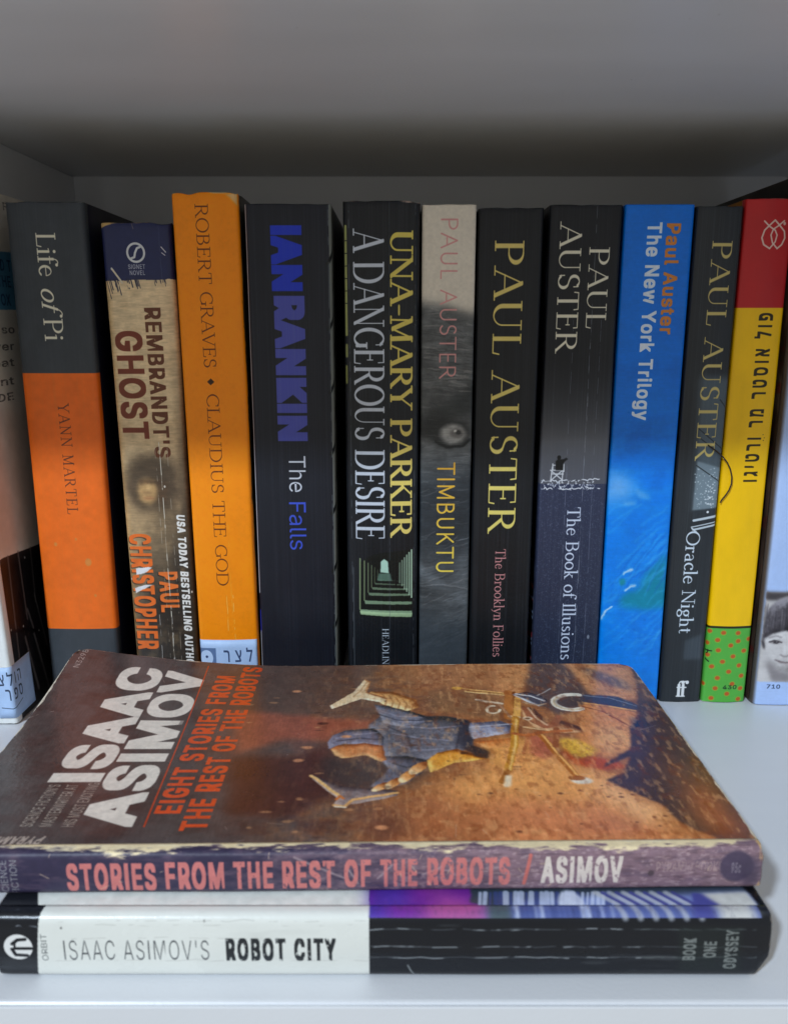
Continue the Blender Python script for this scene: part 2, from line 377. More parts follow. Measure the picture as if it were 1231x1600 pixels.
def print_mat(name, img, rough=.42, ridge=0., ridge_axis=0, spec=.37, bump=.12):
    m = bpy.data.materials.new(name); nt, b = nodes(m); N = nt.nodes.new; L = nt.links.new
    tx = N('ShaderNodeTexImage'); tx.image = img; tx.extension = 'EXTEND'
    uv = N('ShaderNodeUVMap'); L(uv.outputs[0], tx.inputs[0])
    tc = N('ShaderNodeTexCoord')
    n2 = N('ShaderNodeTexNoise'); n2.inputs['Scale'].default_value = 60; n2.inputs['Detail'].default_value = 6; L(tc.outputs['Object'], n2.inputs['Vector'])
    mr = N('ShaderNodeMapRange'); mr.inputs[3].default_value = .90; mr.inputs[4].default_value = 1.10; L(n2.outputs['Fac'], mr.inputs[0])
    vm = N('ShaderNodeVectorMath'); vm.operation = 'SCALE'; L(tx.outputs[0], vm.inputs[0]); L(mr.outputs[0], vm.inputs['Scale']); L(vm.outputs[0], b.inputs['Base Color'])
    mr2 = N('ShaderNodeMapRange'); mr2.inputs[3].default_value = rough - .20; mr2.inputs[4].default_value = rough + .12; L(n2.outputs['Fac'], mr2.inputs[0]); L(mr2.outputs[0], b.inputs['Roughness'])
    nz = N('ShaderNodeTexNoise'); nz.inputs['Scale'].default_value = 900; nz.inputs['Detail'].default_value = 3; L(tc.outputs['Object'], nz.inputs['Vector'])
    hs = nz.outputs['Fac']
    if ridge:
        mp = N('ShaderNodeMapping'); sc = [1., 1., 1.]; sc[2] = .02; sc[1] = .0; mp.inputs['Scale'].default_value = sc
        L(tc.outputs['Object'], mp.inputs['Vector'])
        n3 = N('ShaderNodeTexNoise'); n3.inputs['Scale'].default_value = 420; n3.inputs['Detail'].default_value = 3; L(mp.outputs[0], n3.inputs['Vector'])
        ad = N('ShaderNodeMath'); ad.operation = 'MULTIPLY_ADD'; ad.inputs[1].default_value = ridge; L(n3.outputs['Fac'], ad.inputs[0]); L(nz.outputs['Fac'], ad.inputs[2]); hs = ad.outputs[0]
    bp = N('ShaderNodeBump'); bp.inputs['Strength'].default_value = bump; bp.inputs['Distance'].default_value = .0004
    L(hs, bp.inputs['Height']); L(bp.outputs['Normal'], b.inputs['Normal'])
    b.inputs['Specular IOR Level'].default_value = spec
    return m
def page_mat(name, rgb):
    m = bpy.data.materials.new(name); nt, b = nodes(m); N = nt.nodes.new; L = nt.links.new
    tc = N('ShaderNodeTexCoord'); mp = N('ShaderNodeMapping'); mp.inputs['Scale'].default_value = (1, .03, .03); L(tc.outputs['Object'], mp.inputs['Vector'])
    nz = N('ShaderNodeTexNoise'); nz.inputs['Scale'].default_value = 5000; nz.inputs['Detail'].default_value = 2; L(mp.outputs[0], nz.inputs['Vector'])
    c = lin(rgb); rp = N('ShaderNodeMix'); rp.data_type = 'RGBA'; rp.inputs[6].default_value = (*(c * .6), 1); rp.inputs[7].default_value = (*np.minimum(c * 1.1, 1), 1)
    L(nz.outputs['Fac'], rp.inputs[0]); L(rp.outputs[2], b.inputs['Base Color']); b.inputs['Roughness'].default_value = .9
    bp = N('ShaderNodeBump'); bp.inputs['Strength'].default_value = .5; bp.inputs['Distance'].default_value = .0003; L(nz.outputs['Fac'], bp.inputs['Height']); L(bp.outputs['Normal'], b.inputs['Normal'])
    return m
def laminate(m):
    nt = m.node_tree; N = nt.nodes.new; L = nt.links.new; b = nt.nodes['Principled BSDF']
    src = b.inputs['Base Color'].links[0].from_socket
    tc = N('ShaderNodeTexCoord'); vo = N('ShaderNodeTexVoronoi'); vo.inputs['Scale'].default_value = 160; L(tc.outputs['Object'], vo.inputs['Vector'])
    mr = N('ShaderNodeMapRange'); mr.inputs[1].default_value = .03; mr.inputs[2].default_value = .06; mr.inputs[3].default_value = 1; mr.inputs[4].default_value = 0; L(vo.outputs['Distance'], mr.inputs[0])
    gt = N('ShaderNodeSeparateColor'); L(vo.outputs['Color'], gt.inputs[0]); th = N('ShaderNodeMath'); th.operation = 'GREATER_THAN'; th.inputs[1].default_value = .93; L(gt.outputs[0], th.inputs[0])
    mu = N('ShaderNodeMath'); mu.operation = 'MULTIPLY'; L(mr.outputs[0], mu.inputs[0]); L(th.outputs[0], mu.inputs[1])
    m2 = N('ShaderNodeMath'); m2.operation = 'MULTIPLY'; m2.inputs[1].default_value = .5; L(mu.outputs[0], m2.inputs[0])
    mp = N('ShaderNodeMapping'); mp.inputs['Scale'].default_value = (.35, 1.6, 1.); mp.inputs['Rotation'].default_value = (0, 0, .5); L(tc.outputs['Object'], mp.inputs['Vector'])
    nz = N('ShaderNodeTexNoise'); nz.inputs['Scale'].default_value = 16; nz.inputs['Detail'].default_value = 7; L(mp.outputs[0], nz.inputs['Vector'])
    sm = N('ShaderNodeMapRange'); sm.inputs[1].default_value = .35; sm.inputs[2].default_value = .7; sm.inputs[3].default_value = .955; sm.inputs[4].default_value = 1.02; L(nz.outputs['Fac'], sm.inputs[0])
    sc = N('ShaderNodeVectorMath'); sc.operation = 'SCALE'; L(src, sc.inputs[0]); L(sm.outputs[0], sc.inputs['Scale'])
    mx = N('ShaderNodeMix'); mx.data_type = 'RGBA'; mx.inputs[7].default_value = (.22, .20, .17, 1); L(m2.outputs[0], mx.inputs[0]); L(sc.outputs[0], mx.inputs[6]); L(mx.outputs[2], b.inputs['Base Color'])
    rg = N('ShaderNodeMapRange'); rg.inputs[3].default_value = .24; rg.inputs[4].default_value = .50; L(nz.outputs['Fac'], rg.inputs[0]); L(rg.outputs[0], b.inputs['Roughness'])
    return m
M_MELAMINE = laminate(paint_mat('white_melamine', (219, 221, 225), .36, .10, 900, .012, .5))
M_PAPER = paint_mat('bare_card', (226, 214, 188), .8, .2, 900, .08)
M_CARD = paint_mat('white_card', (215, 212, 205), .8, .2, 900, .05)
M_PAGES = page_mat('paper_pages', (214, 196, 158)); M_PAGES_W = page_mat('white_pages', (225, 218, 200))

# ------------------------------------------------------------------ mesh helpers
def link(name, me, mats, parent=None):
    o = bpy.data.objects.new(name, me); COL.objects.link(o)
    for m in mats: me.materials.append(m)
    if parent is not None: o.parent = parent
    return o
def empty(name, loc, rot, **p):
    o = bpy.data.objects.new(name, None); COL.objects.link(o); o.empty_display_size = .02
    o.location = [c * MM for c in loc]; o.rotation_euler = rot
    for k, v in p.items(): o[k] = v
    return o
def sheet(name, P, UV, thick, mats, parent, flip=False):
    """a thin solid sheet: outer grid of points (mm) with its print, back and rim in bare card"""
    n, m = P.shape[:2]
    du = np.gradient(P, axis=0); dv = np.gradient(P, axis=1); nr = np.cross(du, dv); nr /= np.linalg.norm(nr, axis=2, keepdims=True) + 1e-12
    if flip: nr = -nr
    Q = P - nr * thick
    bm = bmesh.new(); uvl = bm.loops.layers.uv.new('UVMap')
    A = [[bm.verts.new(P[i, j] * MM) for j in range(m)] for i in range(n)]
    B = [[bm.verts.new(Q[i, j] * MM) for j in range(m)] for i in range(n)]
    def face(vs, ij, mi, smooth):
        if flip: vs, ij = vs[::-1], ij[::-1]
        f = bm.faces.new(vs); f.material_index = mi; f.smooth = smooth
        for lp, (i, j) in zip(f.loops, ij): lp[uvl].uv = UV[i, j]
    for i in range(n - 1):
        for j in range(m - 1):
            c = [(i, j), (i + 1, j), (i + 1, j + 1), (i, j + 1)]
            face([A[a][b] for a, b in c], c, 0, True)
            c = c[::-1]; face([B[a][b] for a, b in c], c, 1, True)
    def rim(path):
        for (a, b), (c, d) in zip(path[:-1], path[1:]):
            face([A[a][b], B[a][b], B[c][d], A[c][d]], [(a, b), (a, b), (c, d), (c, d)], 1, False)
    rim([(i, 0) for i in range(n)]); rim([(n - 1, j) for j in range(m)]); rim([(i, m - 1) for i in range(n)][::-1]); rim([(0, j) for j in range(m)][::-1])
    me = bpy.data.meshes.new(name); bm.to_mesh(me); bm.free()
    return link(name, me, mats, parent)
def box_mesh(name, lo_, hi_, mats, parent, bevel=.0, seg=2, cuts=0, jit=0.):
    bm = bmesh.new(); bmesh.ops.create_cube(bm, size=1)
    for v in bm.verts:
        v.co = Vector([(lo_[k] + (hi_[k] - lo_[k]) * (v.co[k] + .5)) * MM for k in range(3)])
    if cuts: bmesh.ops.subdivide_edges(bm, edges=bm.edges[:], cuts=cuts, use_grid_fill=True)
    if jit:
        for v in bm.verts: v.co += Vector(rng.normal(0, jit * MM, 3))
    if bevel: bmesh.ops.bevel(bm, geom=bm.edges[:], offset=bevel * MM, segments=seg, profile=.5, affect='EDGES')
    me = bpy.data.meshes.new(name); bm.to_mesh(me); bm.free()
    return link(name, me, mats, parent)

# ------------------------------------------------------------------ books
SIDE = 4.0
class Book:
    """x across the spine, y into the shelf, z up the spine (mm); cover pieces: spine with both folds, front cover (x=w), back cover (x=0), page block"""
    def __init__(s, label, group, loc, w, d, h, rot=(0, 0, 0), r=1.3, bulge=.0, category='book', warp=None, seed=1):
        s.w, s.d, s.h, s.r, s.bulge, s.warp, s.seed = w, d, h, r, bulge, warp, seed
        s.loc = np.array(loc, float); s.R = np.array(Euler(rot).to_matrix())
        s.root = empty('book', loc, rot, label=label, category=category, group=group)
        s.q = (SIDE - r) + math.pi * r / 2            # arc length up to the flat of the spine
        s.L = 2 * s.q + (w - 2 * r)
    def ray(s, x, y):
        t = R_(PITCH); f = np.array([0, math.cos(t), -math.sin(t)]); u = np.array([0, math.sin(t), math.cos(t)]); rt = np.array([1., 0, 0])
        d = f + rt * ((x - CX) / FPX) - u * ((y - CY) / FPX)
        return s.R.T @ (CAM - s.loc), s.R.T @ d
    def on_spine(s, x, y):
        o, d = s.ray(x, y); p = o + d * (-o[1] / d[1]); return p[0] + s.q - s.r, s.h - p[2]
    def on_front(s, x, y):
        o, d = s.ray(x, y); p = o + d * ((s.w - o[0]) / d[0]); return p[1], s.h - p[2]
    def on_back(s, x, y):
        o, d = s.ray(x, y); p = o + d * (-o[0] / d[0]); return s.d - p[1], s.h - p[2]
    def prof(s, t, off=0.):
        """point of the cover section at arc length t from the back side, moved out by off"""
        r, w, a = s.r, s.w, SIDE - s.r
        if t < a: return (-off, SIDE - t)
        t -= a; c = math.pi * r / 2
        if t < c: q = t / r; return (r - (r + off) * math.cos(q), r - (r + off) * math.sin(q))
        t -= c
        if t < w - 2 * r:
            k = t / (w - 2 * r); return (r + t, -off - s.bulge * math.sin(math.pi * k))
        t -= w - 2 * r
        if t < c: q = t / r; return (w - r + (r + off) * math.sin(q), r - (r + off) * math.cos(q))
        return (w + off, r + t - c)
    def W(s, P):
        return s.warp(P) if s.warp else P
    def spine_print(s, fill, res=8.): return Print(s.L, s.h, res, fill, s.on_spine)
    def front_print(s, fill, res=7.): return Print(s.d, s.h, res, fill, s.on_front)
    def back_print(s, fill, res=4.): return Print(s.d, s.h, res, fill, s.on_back)
    def build(s, spine_mat, front_mat, back_mat, card=None, pages=None, top_wear=.5, cut=None, hz=64, corner=0.8, page_inset=(.8, 1.2)):
        card = card or M_CARD; pages = pages or M_PAGES
        r1 = np.random.default_rng(s.seed)
        ts = np.concatenate([np.linspace(0, s.q, 8), np.linspace(s.q, s.L - s.q, 18)[1:], np.linspace(s.L - s.q, s.L, 8)[1:]])
        zs = np.concatenate([[0, .4, 1.2, 2.5], np.linspace(4.5, s.h - 4.5, hz), [s.h - 2.5, s.h - 1.2, s.h - .4, s.h]])
        n, m = len(ts), len(zs); P = np.zeros((n, m, 3)); UV = np.zeros((n, m, 2))
        wob = np.interp(np.arange(m), np.linspace(0, m - 1, 9), r1.normal(0, .10, 9))
        tw = np.interp(np.arange(n), np.linspace(0, n - 1, 12), np.abs(r1.normal(0, top_wear, 12)))
        bw = np.interp(np.arange(n), np.linspace(0, n - 1, 12), np.abs(r1.normal(0, top_wear * .5, 12)))
        for i, t in enumerate(ts):
            x, y = s.prof(t)
            for j, z in enumerate(zs):
                zz = z
                k = max(0, 1 - (s.h - z) / 4); zz -= tw[i] * k
                k2 = max(0, 1 - z / 4); zz += bw[i] * k2
                yy = y + (wob[j] if SIDE * .3 > y else 0) + .5 * max(0, 1 - (s.h - z) / 1.5) ** 2 * (y < 2) * top_wear + .4 * k2 ** 3 * (y < 2) * top_wear
                if cut: zz = max(zz, cut(x))
                P[i, j] = (x, yy, zz); UV[i, j] = (t / s.L, zz / s.h)
        s.spine = sheet('spine', s.W(P), UV, .3, [spine_mat, card], s.root)
        def cover(name, x0, mat, sign):
            ys = np.concatenate([[SIDE - .5, SIDE - .1], np.linspace(SIDE, s.d - 4, 24), [s.d - 2.2, s.d - 1, s.d - .3, s.d]])
            P = np.zeros((len(ys), m, 3)); UV = np.zeros((len(ys), m, 2))
            for i, y in enumerate(ys):
                for j, z in enumerate(zs):
                    yy, zz = y, z
                    rc = corner
                    for zc, sg in ((0, 1), (s.h, -1)):       # rounded, rubbed outer corners
                        a = (s.d - y); b = (z - zc) * sg
                        if a < rc and b < rc and rc > 0:
                            dd = math.hypot(rc - a, rc - b)
                            if dd > rc: f = rc / dd; yy = s.d - rc + (rc - a) * f; zz = zc + sg * (rc - (rc - b) * f)
                    k = max(0, 1 - (s.h - z) / 4); e = np.interp(y, [SIDE, SIDE + 6], [tw[0 if sign < 0 else -1], .12]); zz -= e * k
                    k2 = max(0, 1 - z / 4); zz += np.interp(y, [SIDE, SIDE + 6], [bw[0 if sign < 0 else -1], .08]) * k2
                    if cut and z < 4:
                        zz = max(zz, np.interp(y, [SIDE, SIDE + 5], [cut(x0), 0.1]))
                    P[i, j] = (x0 - sign * (.02 if y < SIDE else .0), yy, zz); UV[i, j] = ((y if sign > 0 else s.d - y) / s.d, zz / s.h)
            return sheet(name, s.W(P), UV, .3, [mat, card], s.root, flip=(sign < 0))
        s.front = cover('front_cover', s.w, front_mat, 1)
        s.back = cover('back_cover', 0., back_mat, -1)
        a, b = page_inset; b = max(b, s.r * .9 + .5)
        s.pages = box_mesh('page_block', (.36, b, a), (s.w - .36, s.d - 1.2, s.h - a), [pages], s.root, cuts=6, jit=.06)
        return s
    def sticker(s, t0, t1, z0, z1, mat, name='library_label'):
        ts = np.linspace(t0, t1, 30); zs = np.linspace(z0, z1, 8)
        P = np.zeros((30, 8, 3)); UV = np.zeros((30, 8, 2)); e = s.L
        for i, t in enumerate(ts):
            if t > e: x, y = s.w + .12, SIDE + (t - e)
            else: x, y = s.prof(t, .14)
            if y < SIDE * .6: y -= .12
            for j, z in enumerate(zs): P[i, j] = (x, y, z); UV[i, j] = ((t - t0) / (t1 - t0), (z - z0) / (z1 - z0))
        return sheet(name, s.W(P), UV, .1, [mat, M_CARD], s.root)
def plain(name, rgb, rough=.42): return paint_mat(name, rgb, rough, .12, 900, .08)
ROW = 'paperbacks standing in a row on the white shelf'; STACK = 'paperbacks lying flat in front of the row'

# ------------------------------------------------------------------ bookcase
bc = empty('bookcase', (0, 0, 0), (0, 0, 0), label='white melamine bookcase compartment holding all the books', category='bookcase')
FRONT = -157.5; BACK = 137.; TOPZ = 230.5; LX, RX = -167., 205.; OX = -395.
box_mesh('shelf_board', (OX, FRONT, -18), (RX, BACK, 0), [M_MELAMINE], bc, 1.1, 3)
box_mesh('shelf_board', (OX, FRONT, TOPZ), (RX, BACK, TOPZ + 18), [M_MELAMINE], bc, 1.1, 3)
box_mesh('edge_band', (OX, FRONT - .9, -17.9), (RX, FRONT - .02, -.35), [M_MELAMINE], bc, .3, 2)
box_mesh('edge_band', (OX, FRONT - .9, TOPZ + .35), (RX, FRONT - .02, TOPZ + 17.9), [M_MELAMINE], bc, .3, 2)
box_mesh('divider_panel', (LX - 16, -34, .05), (LX, BACK - .05, TOPZ - .05), [M_MELAMINE], bc, .8, 2)  # left wall, front edge shaped set back so the lamp reaches the spines
box_mesh('side_panel', (OX - 18, FRONT - .5, -120), (OX - .02, BACK + 3, TOPZ + 90), [M_MELAMINE], bc, 1.0, 2)
box_mesh('side_panel', (RX + .02, FRONT - .5, -120), (RX + 18, BACK + 3, TOPZ + 90), [M_MELAMINE], bc, 1.0, 2)
box_mesh('back_panel', (OX - 16, BACK + .05, -118), (RX + 16, BACK + 3.2, TOPZ + 88), [M_MELAMINE], bc)

GOLD, CREAM = (228, 204, 116), (228, 222, 198)
NAVY = plain('dark_navy_cover', (20, 23, 40)); BLACK = plain('black_cover', (18, 19, 22)); BROWNBLACK = plain('dark_brown_cover', (40, 28, 24))

# ---- leftmost: pale thin book with its printed cover turned to us
b = Book('pale book at the left edge with a dark striped picture and blue label', ROW, (-158.2, -20, .2), 9, 128, 205, (0, R_(-2.0), R_(-2.0)), seed=11)
p = b.spine_print((232, 234, 232)); p.grain(.03)
sm = print_mat('pale_spine_print', p.image('pale_spine'))
f = b.front_print((226, 218, 204), 8.)
f.poly([(-40, 905), (5, 872), (62, 850), (100, 836), (140, 1100), (100, 1180), (20, 1250)], (24, 22, 24))
def c3(*pts): return [(x / 4.707, 820 + y / 4.707) for x, y in pts]
for ln, w in (((60, 235, 150, 1010), 1.1), ((135, 200, 205, 690), 1.1), ((225, 170, 265, 560), 1.0), ((255, 510, 350, 880), 1.2), ((205, 620, 250, 760), 1.3), ((190, 830, 290, 1200), 1.5), ((255, 800, 370, 1210), 1.4)):
    f.line(c3((ln[0], ln[1]), (ln[2], ln[3])), w, (112, 106, 104), .7, .7)
f.line(c3((60, 790), (200, 770), (310, 780)), 1.2, (12, 10, 12), .9, .6)
for q in ((85, 775), (175, 745), (290, 775), (185, 240)): f.ell(c3(q)[0], .5, .5, (190, 185, 178), .8, .3)
f.poly([(-60, 640), (60, 640), (60, 846), (5, 868), (-60, 900)], (206, 170, 152), .45, 3.)
f.poly([(-90, 385), (60, 398), (60, 484), (-90, 484)], (84, 140, 172))
for k, yy in enumerate((410, 436, 466)): f.text('IN THE END THE FOX'[k * 3:k * 3 + 12], (-60, yy + 10), (18, yy + 9), 4.2, (22, 60, 96), bold=.02)
for yy, s in ((315, 'A NOVEL OF F'), (520, 'the sea, so'), (548, 'and never'), (575, 'the great'), (606, 'age cent'), (632, 'A MUNDE')):
    f.text(s, (-90, yy + 3), (24 if yy > 400 else 10, yy), 2.9, (74, 68, 64), bold=.02, ero=.25, al=.8)
f.grain(.06, 6, 6)
b.build(sm, print_mat('pale_cover_print', f.image('pale_cover')), plain('pale_back', (210, 205, 198)), top_wear=.15)
lb = Print(30, 24, 10, (176, 203, 240))
lb.text('צלוה', (2, 8.6), (18, 8.6), 4.4, (52, 66, 92), bold=.01); lb.text('רפס', (5, 15.6), (18, 15.6), 4.4, (52, 66, 92), bold=.01)
lb.line([(2, 19), (8, 19.6), (17, 17.6)], .4, (70, 84, 110)); lb.grain(.05, 4, 4)
b.sticker(b.q + 1.0, b.L + 12, 2.5, 24, print_mat('blue_label_print', lb.image('blue_label'), .5))

# ---- grey and orange book
b = Book('thick slate grey book with a plain orange block on the lower half of its spine', ROW, (-143.3, 0, .2), 29, 128, 199, (0, 0, 0), seed=12, r=1.8, bulge=.7)
p = b.spine_print((57, 62, 67)); p.grain(.10, 12, 6, 3)
p.band(583, 982, (238, 108, 24), x=120); 
p.text('Life of Pi', (56.6, 364), (74, 533), 6.9, CREAM, 'serif', stem=.12, hair=.05, track=.06, italic=(5, 6))
p.text('YANN MARTEL', (91.6, 629), (108, 803), 4.0, (84, 44, 28), 'serif', stem=.11, hair=.05, track=.22)
for q, r in (((139, 878), 1.6), ((88, 850), .8), ((120, 842), .5), ((150, 930), .6)): p.ell(q, r * .8, r, (196, 152, 88), .55, .5)
p.wear('t', 1.2, (150, 148, 140), 4, .5); p.grain(.05, 3, 3, 9)
p.streaks(0.05, 79); b.build(print_mat('slate_orange_spine', p.image('slate_orange_spine'), .5, .0), NAVY, NAVY, top_wear=.25)

# ---- tan mystery paperback, creased
b = Book('worn tan and brown paperback with a navy top band and a torn creased spine', ROW, (-107.6, 2, .2), 26.4, 112, 192, (0, R_(-.55), 0), seed=13, r=2.0, bulge=.6)
p = b.spine_print((226, 200, 158))
def fr(*y): return [p.m((230, q))[1] for q in y]
h, w = p.h, p.w
v = ((np.arange(h) + .5) / p.res)[:, None] + 0 * np.zeros((1, w)); u = ((np.arange(w) + .5) / p.res)[None] + 0 * v
n1 = fbm(h, w, 40, 40, 21); n2 = fbm(h, w, 120, 50, 27)
y6, y7, y8, y9 = fr(640, 790, 880, 1000)
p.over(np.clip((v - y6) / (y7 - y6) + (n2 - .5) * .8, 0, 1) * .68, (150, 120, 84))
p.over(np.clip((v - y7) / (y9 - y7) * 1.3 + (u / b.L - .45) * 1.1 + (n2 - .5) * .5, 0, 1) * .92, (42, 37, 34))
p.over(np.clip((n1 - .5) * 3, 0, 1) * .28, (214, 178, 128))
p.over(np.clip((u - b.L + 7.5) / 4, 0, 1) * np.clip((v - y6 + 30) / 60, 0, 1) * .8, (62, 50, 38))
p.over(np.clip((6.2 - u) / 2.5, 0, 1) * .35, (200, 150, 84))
e7 = 1 / 3.0024
def k3(*pts): return [(x * e7, 650 + y * e7) for x, y in pts]
p.poly(k3((585, 265), (640, 185), (740, 175), (830, 225), (850, 350), (800, 440), (640, 440), (590, 350)), (58, 46, 36), .8, 1.9, .6)
p.poly(k3((650, 315), (680, 290), (730, 300), (745, 340), (735, 395), (700, 415), (665, 400), (645, 350)), (206, 164, 108), .85, .9, .3)
p.poly(k3((650, 300), (700, 296), (770, 306), (775, 320), (700, 316), (655, 318)), (64, 46, 34), .7, .6); p.poly(k3((730, 300), (790, 310), (780, 400), (735, 410), (745, 350)), (86, 64, 46), .75, .9)
p.poly(k3((690, 320), (704, 318), (708, 352), (690, 354)), (222, 182, 126), .6, .5); p.poly(k3((676, 380), (722, 376), (726, 388), (680, 392)), (140, 84, 58), .6, .5); p.poly(k3((670, 354), (712, 354), (712, 364), (670, 364)), (110, 80, 56), .6, .5)
p.paintly(.5, 1.5, 31, .10, .12)
p.poly([(130, 300), (290, 300), (290, 436), (130, 440)], (38, 44, 84), 1, .05, .25)
rr = np.random.default_rng(4)
for k in range(26):
    x = rr.uniform(162, 262); L = rr.uniform(4, 22) * (1.5 if x < 190 else .7)
    p.line([(x, 436), (x + L * .28, 436 + L)], rr.uniform(.15, .5), (38, 40, 62), .8, .15, .3, k)
p.line([(176, 421), (192, 442)], .7, (214, 202, 176)); p.line([(252, 386), (259, 394)], .4, (200, 200, 205)); p.line([(253, 395), (258, 399)], .3, (200, 200, 205))
p.ell((213, 395), 3.55, 3.7, (212, 214, 216), 1, .1, .8)
p.line([(206, 404), (211, 402), (212, 395), (215, 388), (220, 386)], .8, (212, 214, 216))
p.text('SIGNET', (201.5, 420.5), (228, 420), 1.6, (168, 170, 182), bold=.02); p.text('NOVEL', (204, 430), (228, 429.5), 1.6, (168, 170, 182), bold=.02)
p.text("REMBRANDT'S", (224.8, 481), (246, 715), 5.7, (104, 58, 36), bold=.03, bx=1.3, ero=.1)
p.text('GHOST', (182, 517), (194, 686), 9.6, (120, 56, 36), bold=.034, bx=1.2)
def sh(s, a, c, cap, col, bold): 
    p.text(s, (a[0] - 1.5, a[1] + 1.5), (c[0] - 1.5, c[1] + 1.5), cap, (30, 22, 18), bold=bold, bx=1.4, al=.6); p.text(s, a, c, cap, col, bold=bold, bx=1.4)
sh('CHRISTOPHER', (204, 834), (216.5, 1014), 8.2, (230, 110, 42), .036)
sh('PAUL', (250, 893), (254, 956), 7.0, (230, 116, 50), .036)
p.text('USA TODAY BESTSELLING AUTHOR', (276, 804), (294, 1046), 2.9, (232, 232, 228), bold=.05, slant=.12, bx=1.2)
for q in (((213, 888), (229, 886), (240, 886), (226, 896), (214, 898)), ((212, 919), (226, 914), (241, 913), (228, 919), (213, 927))): p.poly(q, (226, 224, 226), 1, .1, .25)
p.creases([b.q + 8.5 + 4.0, b.q + 14.2, b.q + 17.2], (196, 186, 168), .55, .42, .22, 31, v0=fr(700)[0]); p.creases([b.q + 14.2], (226, 220, 205), .9, .45, .25, 35, v0=fr(690)[0])
p.creases([b.q + 9.3, b.q + 14.4, b.q + 19.6], (206, 204, 200), .7, .5, .25, 41, v0=fr(960)[0])
p.creases([b.q + 19.8], (70, 78, 110), .5, .3, .3, 51, v1=fr(437)[0])
p.wear('t', 1.5, (206, 174, 118), 6, 1., .34); p.wear('l', 1.4, (190, 165, 120), 8, .5, .5)
q0 = p.m((152, 352)); p.poly([(150, 338), (190, 338), (172, 351), (158, 356), (150, 356)], (206, 170, 108), 1, .1, .2)
p.line([(206, 348), (209, 358)], .25, (150, 130, 105), .7)
for q in ((175, 420), (258, 760), (193, 800), (300, 925), (205, 905)): p.ell(q, .35, .5, (225, 218, 205), .9, .2)
p.grain(.06, 2, 2, 77)
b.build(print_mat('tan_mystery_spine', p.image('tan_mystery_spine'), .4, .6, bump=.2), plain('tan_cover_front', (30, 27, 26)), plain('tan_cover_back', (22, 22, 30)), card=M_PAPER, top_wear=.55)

# ---- orange classic
b = Book('bright orange paperback with thin dark lettering and a pale blue label at its foot', ROW, (-80.0, -1, .2), 24.2, 128, 202, (0, R_(-.45), 0), seed=14, r=1.5, bulge=.6)
p = b.spine_print((255, 144, 0)); p.grain(.04, 20, 8, 3)
p.text('ROBERT GRAVES', (303, 319), (322, 574), 4.6, (92, 44, 14), 'serif', stem=.085, hair=.045, track=.07)
p.text('CLAUDIUS THE GOD', (324, 616), (340, 914), 4.6, (92, 44, 14), 'serif', stem=.085, hair=.045, track=.07, ero=.14)
p.poly([(330, 591), (335.5, 596.5), (330, 602), (324.5, 596.5)], (60, 34, 14))
p.creases([b.q + 11.0, b.q + 13.6], (240, 198, 120), .75, .47, .22, 61, v0=fr(930)[0]); p.creases([b.q + 13.0], (244, 190, 100), .4, .5, .2, 66, v0=fr(820)[0])
p.wear('t', 1.4, (228, 200, 150), 16, .9, .42); p.wear('r', 4.6, (70, 60, 48), 18, .9, .40); p.wear('r', 3.6, (205, 180, 135), 19, .6, .46); p.wear('l', 4.4, (230, 190, 130), 22, .8, .50)
p.poly([(352, 303), (372, 300), (372, 322), (362, 312)], (226, 196, 150), .8, .3, .3)
p.grain(.035, 1.2, 1.2, 79)
p.streaks(0.03, 39); b.build(print_mat('orange_spine', p.image('orange_spine'), .5, .15), plain('orange_front', (58, 52, 44)), plain('orange_back', (150, 84, 20)), card=M_PAPER, top_wear=.35)
lb = Print(23.6, 26, 10, (178, 205, 242))
lb.poly([(0, 3.6), (6.6, 3.6), (6.6, 12), (0, 12)], (96, 122, 164)); lb.ell((2.6, 7.9), 2.7, 3.4, (190, 214, 246), 1, .15); lb.ell((2.7, 7.4), .55, .55, (52, 70, 110), 1, .1)
lb.text('רצל', (9.8, 9.6), (21.6, 9.6), 4.3, (58, 76, 112), bold=.015, track=1.3); lb.text('ספריה', (6, 17), (21, 17), 4, (58, 76, 112)); lb.grain(.04, 4, 4)
b.sticker(b.q - 1.4, b.q + 22.2, 2, 28.2, print_mat('blue_label_print', lb.image('blue_label'), .5))

# ---- black thriller with blue capitals
b = Book('thick black paperback with chunky blue capital lettering beside the orange book', ROW, (-55.2, 0, .2), 32, 128, 198.2, (0, 0, 0), seed=15, r=2.0, bulge=.7)
p = b.spine_print((23, 26, 36)); p.grain(.08, 30, 2, 3)
p.text('IAN', (427, 352), (428, 455), 9.8, (28, 54, 196), bold=.072, track=.85); p.text('RANKIN', (430, 462), (440, 689), 9.8, (76, 82, 172), bold=.072, track=.85)
p.text('The', (448, 712), (456, 768), 6.6, (206, 210, 220), bold=-.004); p.text('Falls', (451, 784), (455, 858), 6.6, (60, 84, 206), bold=-.002)
p.pm = None
p.line([(3.0, 0), (3.0, 150)], .9, (200, 200, 205), 1, .15); p.line([(3.0, 158), (3.0, 167)], 1., (40, 50, 170), 1, .15); p.line([(3.0, 167), (3.0, 200)], .7, (190, 196, 205), 1, .2)
p.over(np.clip((np.arange(p.w)[None] / p.res - (b.L - b.q + .9)) / .25, 0, 1) * np.ones((p.h, 1)), (128, 132, 126))
for k in range(9): p.line([(b.L - b.q + .4, 21 + k * 24), (b.L + .2, k * 24 + 14)], 1.3, (16, 18, 20), 1, .3)
p.creases([b.L - b.q + .8], (150, 160, 156), .5, .4, .3, 71)
f = b.front_print((120, 124, 120), 3.); f.pm = None; f.grain(.25, 60, 4, 6)
